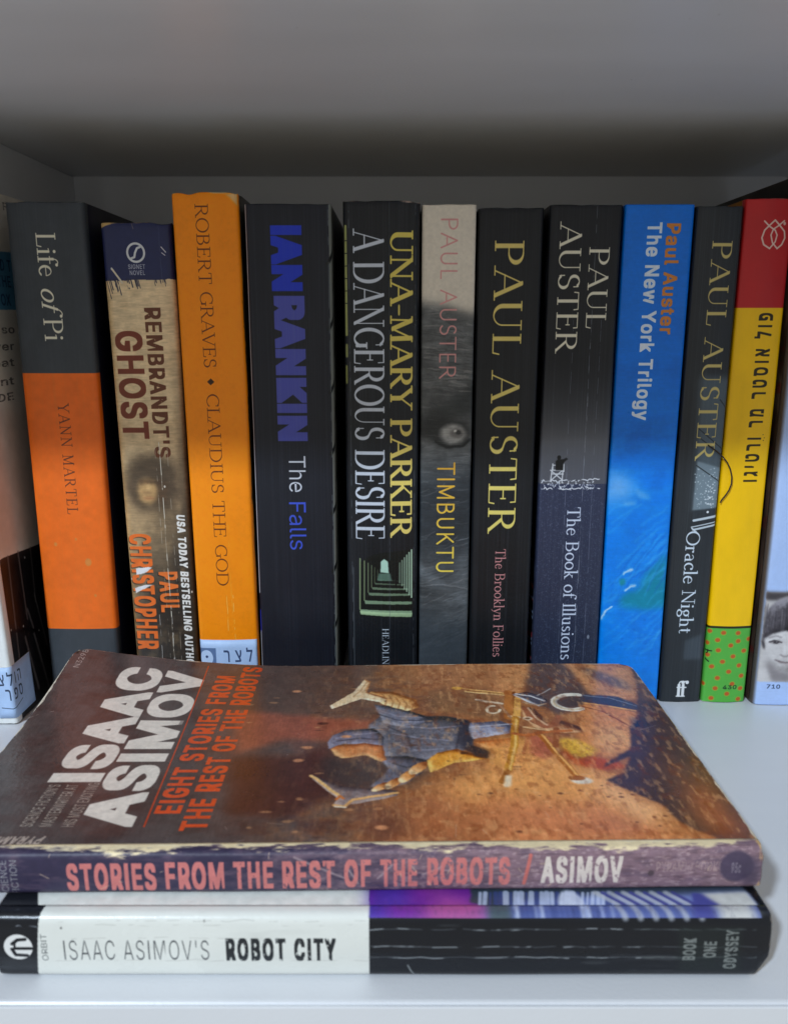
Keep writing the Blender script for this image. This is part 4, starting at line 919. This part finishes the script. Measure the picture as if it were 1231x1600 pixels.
p.wear('b', 1.6, (150, 140, 130), 56, .9, .44); p.wear('t', .6, (150, 150, 150), 57, .6, .46)
f = b.front_print((26, 28, 34)); h, w = f.h, f.w
def r6(x, y): return (800 + x / 2.856, 1280 + y / 2.856)
f.poly([(60, 1432), (577, 1432), (577, 1200), (60, 1200)], CR)
f.poly([(577, 1436), (900, 1436), (820, 1200), (577, 1200)], (110, 40, 150)); f.poly([(577, 1436), (640, 1436), (628, 1200), (577, 1200)], (78, 52, 160), .9, 2.); f.poly([(680, 1436), (780, 1436), (730, 1412), (690, 1395), (640, 1380), (690, 1360)], (176, 84, 150), .85, 2.6)
f.poly([(735, 1380), (735, 1410), (775, 1420), (790, 1440), (960, 1440), (1210, 1440), (1210, 1380)], (52, 62, 74), 1, .3, .3)
f.poly([(790, 1440), (800, 1408), (960, 1398), (1210, 1392), (1210, 1440)], (112, 128, 186), 1, 1.0, .4)
rr = np.random.default_rng(2)
for k in range(26):
    x = 750 + k * 8; f.line([(x, 1395), (x + rr.uniform(-3, 3), 1434)], rr.uniform(.5, 1.6), (188, 200, 228) if rr.random() > .45 else (60, 74, 130), .8, .4)
f.ell((893, 1415), 5.5, 3.2, (198, 206, 226), .85, .8)
for k in range(6):
    x = 955 + k * 22; f.line([(x - 25, 1395), (x + 8, 1412), (x + 26, 1434)], 1.5, (186, 190, 198), .75, .7); f.line([(x - 14, 1395), (x + 18, 1412), (x + 36, 1434)], 1.1, (72, 76, 140), .9, .3)
f.poly([(1080, 1395), (1110, 1398), (1135, 1420), (1150, 1436), (1086, 1436)], (70, 74, 146), 1, .3)
f.poly([(1095, 1396), (1165, 1393), (1182, 1412), (1188, 1432), (1150, 1432), (1125, 1415)], (206, 206, 200), .95, .5)
f.poly([(1158, 1385), (1200, 1385), (1206, 1425), (1184, 1414), (1170, 1396)], (16, 18, 22), 1, .3)
f.grain(.06, 2, 2, 7)
b.build(print_mat('robot_spine', p.image('robot_spine'), .30, .0, bump=.14), print_mat('robot_cover_print', f.image('robot_cover'), .25), plain('robot_back', (24, 26, 32)), card=M_PAPER, top_wear=.35, corner=3., cut=lambda x: max(0., 3.6 * (1 - x / 7.)) if x < 7 else 0.)

# --- upper lying book with the painted cover
def curl(P):
    P = P.copy(); y, z, x = P[..., 1], P[..., 2], P[..., 0]
    k = np.clip((y - 48) / 65, 0, 1) ** 1.8 * np.clip((z - 125) / 82, 0, 1) ** 1.7
    P[..., 0] = x + 7.6 * k * np.clip(x / 11.7, 0, 1) + .35 * np.sin(z / 31.) * np.clip((y - 10) / 60, 0, 1) * np.clip(x / 11.7, 0, 1) * .8
    return P
b = Book('worn brown paperback with a painted cover lying face up on the cream one', STACK, (91.2, -140.9, 17.9), 11.4, 113, 209, lie(.75), seed=32, r=1.5, bulge=.2, warp=curl)
p = b.spine_print((52, 46, 72)); h, w = p.h, p.w
v = ((np.arange(h) + .5) / p.res)[:, None] * np.ones((1, w)); n = fbm(h, w, 40, 12, 3, 5); n2 = fbm(h, w, 9, 5, 13, 4); n3 = fbm(h, w, 26, 3, 23, 4)
vx = lambda x: p.m((x, 1360))[1]
k = np.clip((v - vx(330)) / (vx(820) - vx(330)), 0, 1)
p.over(np.clip(k * 1.1 + (n - .5) * 1.3, 0, 1) * .85, (150, 120, 128)); p.over(np.clip((n2 - .52) * 5, 0, 1) * k * .6, (186, 160, 164)); p.over(np.clip((n3 - .55) * 5, 0, 1) * k * .6, (120, 84, 80)); p.over(np.clip((n3 - .6) * 6, 0, 1) * np.clip(k * 3, 0, 1) * .5, (90, 78, 100))
for l in ((540, 1352, 560, 1380), (660, 1366, 690, 1355), (590, 1372, 612, 1352), (460, 1340, 540, 1372)): p.line([(l[0], l[1]), (l[2], l[3])], .5, (176, 156, 160), .7, .4)
p.text('SCIENCE', (13, 1402), (13, 1345), 1.75, (150, 150, 156), bold=.0, ero=.2); p.text('FICTION', (28.5, 1399), (28.5, 1345), 1.75, (150, 150, 156), bold=.0, ero=.2)
STR = [('STORIES', 106.5, 246, 1392.5, 1388), ('FROM', 260, 352, 1388, 1387), ('THE', 366, 428, 1386.5, 1386), ('REST', 442, 524, 1386, 1385), ('OF', 538, 580, 1384, 1383.5), ('THE', 594, 652, 1383.5, 1383), ('ROBOTS', 667, 796, 1382, 1379.5)]
for i, (s_, xa, xb, ya, yb) in enumerate(STR): p.text(s_, (xa, ya), (xb, yb), 6.9, (212, 124, 120), bold=.04, bx=1.4, ero=.05 + .03 * i, seed=40 + i, al=.95)
p.line([(818, 1380), (829, 1337)], .9, (216, 112, 100), .8, .15); p.text('ASIMOV', (844, 1378.5), (971, 1376.5), 6.7, (220, 206, 196), bold=.038, bx=1.5, ero=.18)
p.text('PYRAMID BOOKS', (1024, 1362), (1128, 1360), 2.6, (178, 152, 150), bold=.01, ero=.36, al=.7)
p.ell((1150, 1354), 4.2, 4.2, (70, 60, 84), .85, .8); p.poly([(1140, 1340), (1185, 1345), (1186, 1380), (1160, 1382)], (72, 62, 84), .8, .9, .5); p.text('95c', (1141, 1363), (1156, 1363), 2.6, (134, 124, 138), bold=.04, al=.8); p.ell((1016, 1364), .8, .8, (74, 60, 66), .8, .5)
p.wear('r', 5.2, (236, 216, 174), 66, 1., .33); p.wear('r', 4.6, (240, 226, 190), 69, .7, .44); p.wear('l', 4.8, (206, 170, 116), 67, .95, .40); p.wear('b', 3.0, (214, 176, 120), 68, .95, .32)
rr = np.random.default_rng(19)
for kk in range(24):
    x = rr.uniform(20, 1190); y = rr.uniform(1336, 1394); p.line([(x, y), (x + rr.normal(0, 9), y + rr.normal(0, 5))], rr.uniform(.1, .28), (216, 190, 160), .6, .15, .4, kk)
p.grain(.07, 1.5, 1.5, 7)
# painted front cover
f = b.front_print((80, 70, 69), 8.); h, w = f.h, f.w
uu = ((np.arange(w) + .5) / f.res)[None] * np.ones((h, 1)); vv = ((np.arange(h) + .5) / f.res)[:, None] * np.ones((1, w))
n = fbm(h, w, 30, 22, 101, 6); n2 = fbm(h, w, 9, 9, 103, 5); n3 = fbm(h, w, 60, 40, 107, 4)
vxx = lambda x, y=1180: f.m((x, y))[1]
kk = np.clip((vv - vxx(400)) / (vxx(720) - vxx(400)), 0, 1)
f.over(np.clip(kk * 1.2 + (n - .5) * 1.2 * np.clip(kk * 4, 0, 1), 0, 1), (142, 92, 60)); f.over(np.clip((n2 - .45) * 3, 0, 1) * kk * .5, (176, 120, 78)); f.over(np.clip((n3 - .5) * 5, 0, 1) * np.clip(kk * 2, 0, 1) * .55, (92, 56, 44))
f.over(np.clip((n3 - .46) * 4, 0, 1) * (1 - kk) * .45, (66, 44, 42))
def q2(*a): return [(380 + a[i] / 2.7356, 1010 + a[i + 1] / 2.7356) for i in range(0, len(a), 2)]
def q3(*a): return [(780 + a[i] / 2.729, 1010 + a[i + 1] / 2.729) for i in range(0, len(a), 2)]
def q4(*a): return [(720 + a[i] / 4.103, 1030 + a[i + 1] / 4.103) for i in range(0, len(a), 2)]
f.poly(q2(-60, 60, 560, 60, 560, 230, 700, 280, 560, 300, 300, 280, -60, 300), (92, 70, 60), .7, 2.5, .8)
f.poly(q2(540, 60, 1300, 60, 1200, 200, 900, 190, 700, 150), (158, 108, 74), .8, 2.5, .8); f.poly(q2(760, 190, 1130, 200, 1130, 330, 950, 300, 780, 270), (112, 80, 58), .75, 1.5, .6)
f.poly(q2(-40, 270, 560, 320, 590, 310, 560, 350, 420, 360, 360, 410, 170, 400, -40, 460), (160, 88, 66), .85, 1.5, .7)
f.poly(q2(170, 395, 360, 405, 370, 470, 240, 480), (112, 84, 76), .7, 1.2)
f.poly(q2(-60, 470, 240, 470, 360, 420, 390, 560, 540, 640, 520, 700, 350, 640, 200, 740, -60, 720), (72, 40, 34), .9, 1.8, .7)
f.poly(q2(540, 700, 900, 600, 1230, 520, 1231, 860, 540, 860), (158, 98, 66), .8, 4., .6); f.poly(q2(540, 720, 640, 680, 720, 760, 640, 860, 540, 860), (86, 52, 42), .8, 3., .6)
f.poly(q2(840, 560, 1231, 480, 1231, 640, 1000, 700, 860, 640), (222, 156, 98), .85, 3.5, .6); f.poly(q2(1040, 400, 1231, 390, 1231, 520, 1060, 510), (226, 160, 92), .9, 1.6, .5)
# legs
D1, M1, L1 = (36, 34, 38), (78, 76, 84), (150, 148, 158)
f.poly(q2(330, 470, 600, 480, 820, 460, 800, 540, 700, 600, 480, 625, 330, 570), (58, 48, 48), .85, 1.8)
f.form(q2(540, 330, 600, 290, 700, 300, 860, 300, 960, 318, 990, 370, 980, 430, 880, 470, 780, 486, 690, 520, 620, 520, 560, 460, 520, 390), D1, M1, L1, 2.6, .3, gain=1.9)
f.form(q2(560, 250, 640, 256, 720, 280, 780, 300, 760, 330, 680, 345, 600, 330), D1, (92, 92, 106), L1, 1.4, .25, seed=2)
f.form(q2(600, 470, 700, 470, 790, 490, 760, 540, 690, 590, 600, 604, 540, 600, 590, 560, 620, 520), (34, 32, 38), (78, 76, 88), (130, 128, 142), 1.8, .25, seed=3)
f.form(q2(358, 410, 380, 380, 440, 358, 560, 350, 600, 390, 600, 430, 520, 420, 430, 415, 390, 428, 366, 440), D1, (104, 100, 116), (160, 156, 172), 1.3, .2, seed=4)
f.form(q2(372, 440, 400, 424, 520, 414, 596, 424, 604, 462, 612, 486, 590, 494, 520, 466, 420, 478, 388, 462), (110, 54, 26), (196, 118, 68), (236, 186, 130), 1.0, .2, seed=5)
for i, a in enumerate(((580, 275, 660, 300, 760, 306), (590, 300, 680, 324, 770, 322), (640, 372, 740, 392, 880, 404), (700, 345, 800, 352, 930, 342), (400, 392, 480, 376, 570, 370), (660, 420, 740, 446, 850, 440))): f.line(q2(*a), .7, (170, 168, 184), .5, .8)
for i, a in enumerate(((575, 290, 660, 318, 760, 318), (620, 345, 700, 380, 720, 440), (905, 312, 925, 380, 905, 452), (400, 404, 500, 392, 590, 398), (640, 500, 700, 520, 770, 500))): f.line(q2(*a), .7, (34, 32, 40), .6, .8)
f.form(q2(965, 330, 1100, 322, 1145, 342, 1140, 374, 980, 398, 962, 370), (66, 66, 80), (126, 126, 144), (200, 200, 214), 1.4, .2, seed=6, gain=2.)
f.poly(q2(915, 318, 965, 322, 978, 425, 925, 440), (38, 36, 44), .8, .8)
f.form(q2(545, 192, 640, 196, 740, 228, 750, 262, 700, 278, 600, 250, 530, 216), (116, 66, 34), (212, 156, 98), (248, 220, 168), 1.3, .18, seed=7, gain=2.)
for k in range(5): f.line(q2(592 + k * 30, 204 + k * 8, 612 + k * 28, 228 + k * 7, 606 + k * 28, 256 + k * 5), .5, (128, 72, 38), .55, .5)
f.form(q2(520, 140, 545, 150, 528, 195, 620, 222, 590, 240, 500, 225, 380, 266, 370, 252, 470, 195), (150, 96, 58), (228, 200, 158), (250, 236, 208), .7, .15, seed=8, gain=2.)
f.line(q2(470, 215, 500, 190, 532, 148), .5, (170, 120, 80), .6, .4)
f.form(q2(290, 548, 310, 555, 430, 600, 560, 608, 660, 618, 655, 640, 460, 676, 432, 690, 385, 682, 400, 650, 300, 572), (60, 48, 50), (112, 98, 100), (196, 176, 166), 1.0, .15, seed=9)
f.line(q2(292, 552, 340, 588, 402, 634), 1.1, (238, 192, 126), .95, .5); f.line(q2(388, 680, 430, 686, 470, 655, 560, 640, 658, 626), 1.0, (228, 174, 112), .95, .5); f.line(q2(396, 655, 412, 640, 426, 650), .8, (200, 112, 54), .9, .5); f.line(q2(392, 684, 435, 689), .6, (248, 232, 208), .95, .3)
for k, (x, y, rx, ry) in enumerate(((585, 602, 42, 17), (640, 586, 40, 22), (700, 556, 42, 26), (748, 522, 46, 26))):
    pts = [(x + rx * math.cos(a) * .9 - ry * math.sin(a) * .5, y + ry * math.sin(a) - rx * math.cos(a) * .25) for a in np.linspace(0, 2 * math.pi, 14)[:-1]]
    f.form([q2(*t)[0] for t in pts], (112, 56, 28), (214, 146, 88), (252, 222, 176), 1.1, .15, seed=20 + k, gain=2.2)
f.form(q2(780, 490, 830, 455, 910, 440, 1010, 470, 1045, 482, 900, 500, 850, 520, 800, 540), (98, 50, 20), (200, 132, 56), (250, 206, 120), 1.0, .2, seed=30, gain=2.2); f.ell(q2(940, 458)[0], .8, 1.2, (60, 36, 24), .9, .4)
f.poly(q2(960, 420, 1050, 450, 1045, 480, 990, 470), (36, 28, 28), .95, .5); f.form(q2(985, 410, 1145, 395, 1140, 430, 1040, 440, 1010, 425), (120, 56, 30), (190, 110, 60), (232, 168, 110), .9, .3, seed=31)
# machine and bright ground
f.poly(q3(0, 390, 150, 440, 300, 500, 560, 545, 470, 580, 740, 720, 760, 830, 0, 830), (222, 156, 98), .95, 2.5, .5); f.poly(q3(-40, 640, 400, 670, 760, 780, 760, 850, -40, 850), (172, 106, 76), .8, 4., .6); f.poly(q3(380, 560, 460, 580, 720, 720, 640, 760, 460, 640), (232, 178, 132), .85, 2.5, .5)
f.poly(q3(-20, 60, 150, 60, 140, 250, 60, 240, -20, 210), (196, 138, 94), .9, 2., .6); f.poly(q3(130, 60, 280, 60, 340, 130, 400, 230, 250, 300, 150, 240, 110, 190), (74, 60, 58), .95, 1., .6)
f.poly(q3(270, 70, 540, 90, 580, 150, 585, 230, 400, 220, 340, 150), (192, 136, 94), .95, .9, .5); f.poly(q3(330, 85, 430, 110, 540, 150, 560, 190, 470, 170, 380, 130), (84, 74, 74), .75, 1.2, .7)
f.poly(q3(350, 240, 585, 280, 560, 350, 550, 440, 440, 480, 330, 440, 340, 330), (196, 128, 78), .95, .8, .4); f.poly(q3(400, 330, 555, 360, 560, 430, 480, 460, 420, 420), (226, 168, 112), .9, 2., .5)
f.poly(q3(250, 395, 330, 400, 420, 440, 400, 470, 330, 480, 270, 440), (220, 174, 74), .9, .8, .4); f.poly(q3(270, 430, 320, 480, 400, 470, 500, 490, 540, 520, 450, 530, 320, 505, 270, 460), (156, 66, 34), .9, .7, .3); f.poly(q3(120, 380, 220, 390, 230, 460, 190, 485, 130, 460), (170, 92, 72), .8, .8)
f.poly(q3(345, 205, 500, 215, 590, 250, 600, 280, 440, 255, 340, 235), (58, 56, 66), 1, .3, .2); f.line(q3(360, 212, 470, 222, 580, 255), .6, (126, 132, 146), .8, .4)
f.line(q3(335, 240, 450, 255, 580, 275), .9, (232, 170, 104), .95, .3); f.line(q3(350, 258, 440, 280, 560, 345), .6, (110, 56, 30), .9, .3); f.line(q3(400, 300, 480, 290, 550, 330), .6, (210, 150, 96), .9, .3)
cc = [(310 + 78 * math.cos(math.radians(a)), 240 + 32 * math.sin(math.radians(a))) for a in range(-70, -310, -12)]
f.line([q3(*t)[0] for t in cc], 2.5, (234, 226, 210), 1, .3); f.line([q3(*t)[0] for t in cc[6:]], .8, (190, 160, 120), .6, .4)
f.line(q2(905, 180, 1120, 205, 1231, 215), .9, (226, 178, 116), 1, .25); f.ell(q2(912, 182)[0], 1.3, 2.0, (214, 160, 84), 1, .3)
f.form(q4(380, 306, 470, 320, 560, 420, 640, 396, 760, 436, 790, 474, 600, 474, 480, 446, 400, 380), (70, 44, 36), (142, 92, 64), (220, 176, 134), 1.6, .25, seed=51, gain=2.)
f.form(q4(276, 222, 345, 212, 352, 390, 300, 390), (96, 52, 28), (180, 118, 64), (240, 196, 136), 1.2, .2, seed=52, gain=2.)
f.form(q4(328, 232, 420, 212, 520, 243, 562, 282, 500, 306, 420, 280), (36, 34, 40), (108, 104, 110), (228, 228, 230), 1.2, .2, seed=53, gain=2.2)
f.poly([q3(*t)[0] for t in [(300 + 60 * math.cos(a), 240 + 22 * math.sin(a)) for a in np.linspace(0, 6.28, 16)]], (62, 50, 48), .9, .6)
f.form(q4(20, 205, 160, 214, 300, 230, 300, 240, 160, 228, 20, 214), (120, 76, 44), (206, 156, 96), (246, 214, 160), .5, .15, seed=54)
for a, wd, c in (((300, 215, 300, 380), 2.6, (166, 104, 58)), ((360, 260, 355, 380), 2.2, (222, 168, 96)), ((310, 370, 370, 378), 1.2, (240, 214, 170)), ((345, 380, 340, 560, 300, 720), 2.4, (182, 124, 52)), ((352, 390, 346, 560, 312, 720), .8, (240, 196, 120)), ((300, 720, 265, 790), 1.8, (130, 78, 36)), ((500, 480, 620, 620, 745, 760), 2.2, (150, 86, 38)), ((510, 478, 630, 620, 752, 755), .8, (236, 178, 110)), ((610, 450, 605, 560), 2.0, (130, 74, 44)), ((410, 320, 460, 400, 540, 436, 600, 420, 625, 375), 2.4, (138, 84, 60)), ((430, 318, 480, 380, 550, 425), .8, (206, 170, 140)), ((430, 480, 410, 560, 400, 610), 1.0, (176, 108, 70)), ((340, 480, 420, 494, 560, 468, 700, 462), 1.6, (170, 98, 58)), ((400, 440, 560, 462), .7, (230, 196, 150)), ((100, 265, 160, 276, 260, 290), 1.4, (226, 206, 180)), ((250, 300, 320, 380), 1.1, (150, 110, 84)), ((480, 240, 570, 195), .5, (180, 176, 172)), ((60, 440, 320, 420), .6, (180, 180, 190))): f.line(q4(*a), wd, c, .95, .45)
f.poly(q4(330, 230, 420, 220, 520, 250, 550, 285, 500, 300, 420, 265), (70, 66, 74), 1, .3, .2); f.line(q4(350, 228, 440, 240, 530, 272), .9, (222, 220, 220), .9, .3); f.line(q4(390, 280, 470, 300, 540, 290), .7, (190, 160, 130), .9, .3)
cc = [(205 + 42 * math.cos(math.radians(a)), 328 + 24 * math.sin(math.radians(a))) for a in range(0, 300, 20)]
f.line([q4(*t)[0] for t in cc], 1.0, (230, 216, 190), 1, .3); f.ell(q4(425, 385)[0], 1.2, 1.8, (226, 200, 170), 1, .3); f.ell(q4(425, 385)[0], .6, .9, (110, 80, 60), 1, .3)
f.poly(q4(285, 745, 325, 745, 320, 820, 275, 820), (240, 224, 196), 1, .3); f.ell(q4(772, 780)[0], 1.8, 3.0, (236, 224, 206), .95, .6); f.ell(q4(740, 765)[0], 1.4, 2.4, (128, 70, 34), .9, .4)
f.poly(q4(0, 570, 80, 560, 180, 600, 170, 640, 90, 620), (44, 34, 34), .9, .5)
DK = (58, 44, 42)
f.poly(q3(545, 60, 640, 60, 1300, 1000, 1180, 1000, 960, 830, 780, 760, 700, 680, 458, 575, 530, 540, 556, 470, 440, 520, 470, 488, 560, 440, 556, 350, 590, 300, 585, 150), DK, 1, .35, .35)
f.poly(q3(790, 520, 900, 600, 1020, 740, 1080, 800, 960, 830, 850, 760, 800, 640), (156, 88, 58), .8, 3.5, .8); f.poly(q3(640, 420, 760, 470, 880, 560, 800, 620, 690, 560), (84, 58, 48), .6, 3., .8); f.poly(q3(560, 110, 620, 150, 660, 230, 600, 240), (110, 80, 64), .6, 1.2, .5); f.poly(q3(560, 300, 620, 320, 610, 360, 570, 350), (40, 36, 46), .9, .8)
for k in range(46):
    x, y = rr.uniform(-60, 740), rr.uniform(590, 830); a = rr.uniform(.2, .55)
    if rr.random() < .6: f.ell(q3(x, y)[0], a, a * 1.6, (70, 42, 32), .75, .4)
    else: f.ell(q3(x, y)[0], a * .7, a * 1.6, (220, 166, 124), .5, .6)
for k in range(60):
    x, y = rr.uniform(0, 1200), rr.uniform(80, 860); f.ell(q2(x, y)[0], rr.uniform(.25, .7), rr.uniform(.4, 1.6), (206, 150, 104) if k % 3 else (60, 40, 34), .5, .4)
for x, y in ((340, 328), (275, 432), (235, 486), (230, 190), (590, 775), (440, 385)): f.ell(q2(x, y)[0], .9, 1.6, (216, 150, 108) if x != 340 else (70, 34, 28), .85, .6)
f.paintly(.3, 3.5, 61, .09, .10); 
rust = np.clip((fbm(h, w, 16, 26, 141, 5) - .52) * 5, 0, 1) * kk; glow = np.clip((fbm(h, w, 12, 30, 151, 5) - .55) * 5, 0, 1) * kk
f.over(rust * .38, (96, 46, 26)); f.over(glow * .34, (240, 184, 130))
f.a = np.clip(f.a, 0, 1) ** (1 - .18 * kk[..., None]); mean_ = f.a.mean(2, keepdims=True); f.a = np.clip(mean_ + (f.a - mean_) * (1 + .35 * kk[..., None]), 0, 1)
# cover lettering
def q1(x, y): return (x / 2.863, 980 + y / 2.863)
WH, RD = (226, 216, 204), (214, 78, 38)
f.text('ISAAC', q1(477, 692), q1(703, 214), 13.2, WH, bold=.05, track=.92, straight=True)
f.text('ASIMOV', q1(627, 894), q1(886, 216), 12.8, WH, bold=.05, track=.92, straight=True)
f.line([q1(645, 892), q1(935, 188)], .45, (196, 66, 34), .95, .15)
f.text('EIGHT STORIES FROM', q1(828, 833), q1(1037, 224), 6.4, RD, bold=.036, bx=1.4, straight=True, ero=.1); f.text('THE REST OF THE ROBOTS', q1(955, 910), q1(1147, 182), 6.4, RD, bold=.036, bx=1.4, straight=True, ero=.1)
for s_, a_, b_ in (("SCIENCE FICTION'S", (150, 892), (268, 704)), ('MASTERWRITER AT', (238, 892), (346, 704)), ('HIS MOST EXCITING!', (340, 892), (443, 690))): f.text(s_, q1(*a_), q1(*b_), 3.1, (150, 138, 128), bold=.012, ero=.1)
f.text('N3298  95¢', q1(372, 236), q1(428, 138), 2.0, (190, 176, 168), bold=.0, al=.85, ero=.15)
f.text('PYRAMID', (73, 1307), (-14, 1308), 3.1, (176, 158, 146), bold=.04, slant=.25, ero=.2, al=.9)
# wear: corner creases, scuffs, rubbed edges
f.line([q1(325, 200), q1(390, 165), q1(480, 140), q1(560, 108)], .28, (206, 196, 184), .9, .15, .36, 3); f.line([q1(370, 165), q1(400, 160), q1(420, 140)], .35, (220, 214, 206), .9, .15, .3, 4)
f.line([q1(100, 430), q1(180, 405), q1(245, 392)], .25, (170, 158, 148), .7, .15, .42, 5); f.line([q1(60, 470), q1(120, 560)], .2, (120, 108, 102), .6, .2, .45, 6)
for k in range(40):
    x, y = rr.uniform(0, 1180), rr.uniform(1050, 1318); f.line([(x, y), (x + rr.normal(0, 14), y + rr.normal(0, 6))], .16, (190, 170, 156), .45, .15, .4, k)
f.wear('l', 1.5, (238, 220, 180), 76, 1., .30); f.wear('r', 1.2, (222, 208, 186), 77, .9, .40); f.wear('t', 1.3, (226, 216, 196), 78, 1., .34); f.wear('b', 1.3, (222, 208, 184), 79, 1., .36)
f.poly(q3(1085, 800, 1130, 790, 1150, 830, 1100, 836), (232, 210, 160), .9, .3, .3)
f.grain(.07, 1.2, 1.2, 7, 3)
b.build(print_mat('story_spine', p.image('story_spine'), .5, .0, bump=.2), print_mat('story_cover_print', f.image('story_cover'), .27, .0, spec=.5, bump=.16), plain('story_back', (70, 50, 46)), card=M_PAPER, top_wear=.5, corner=6.)
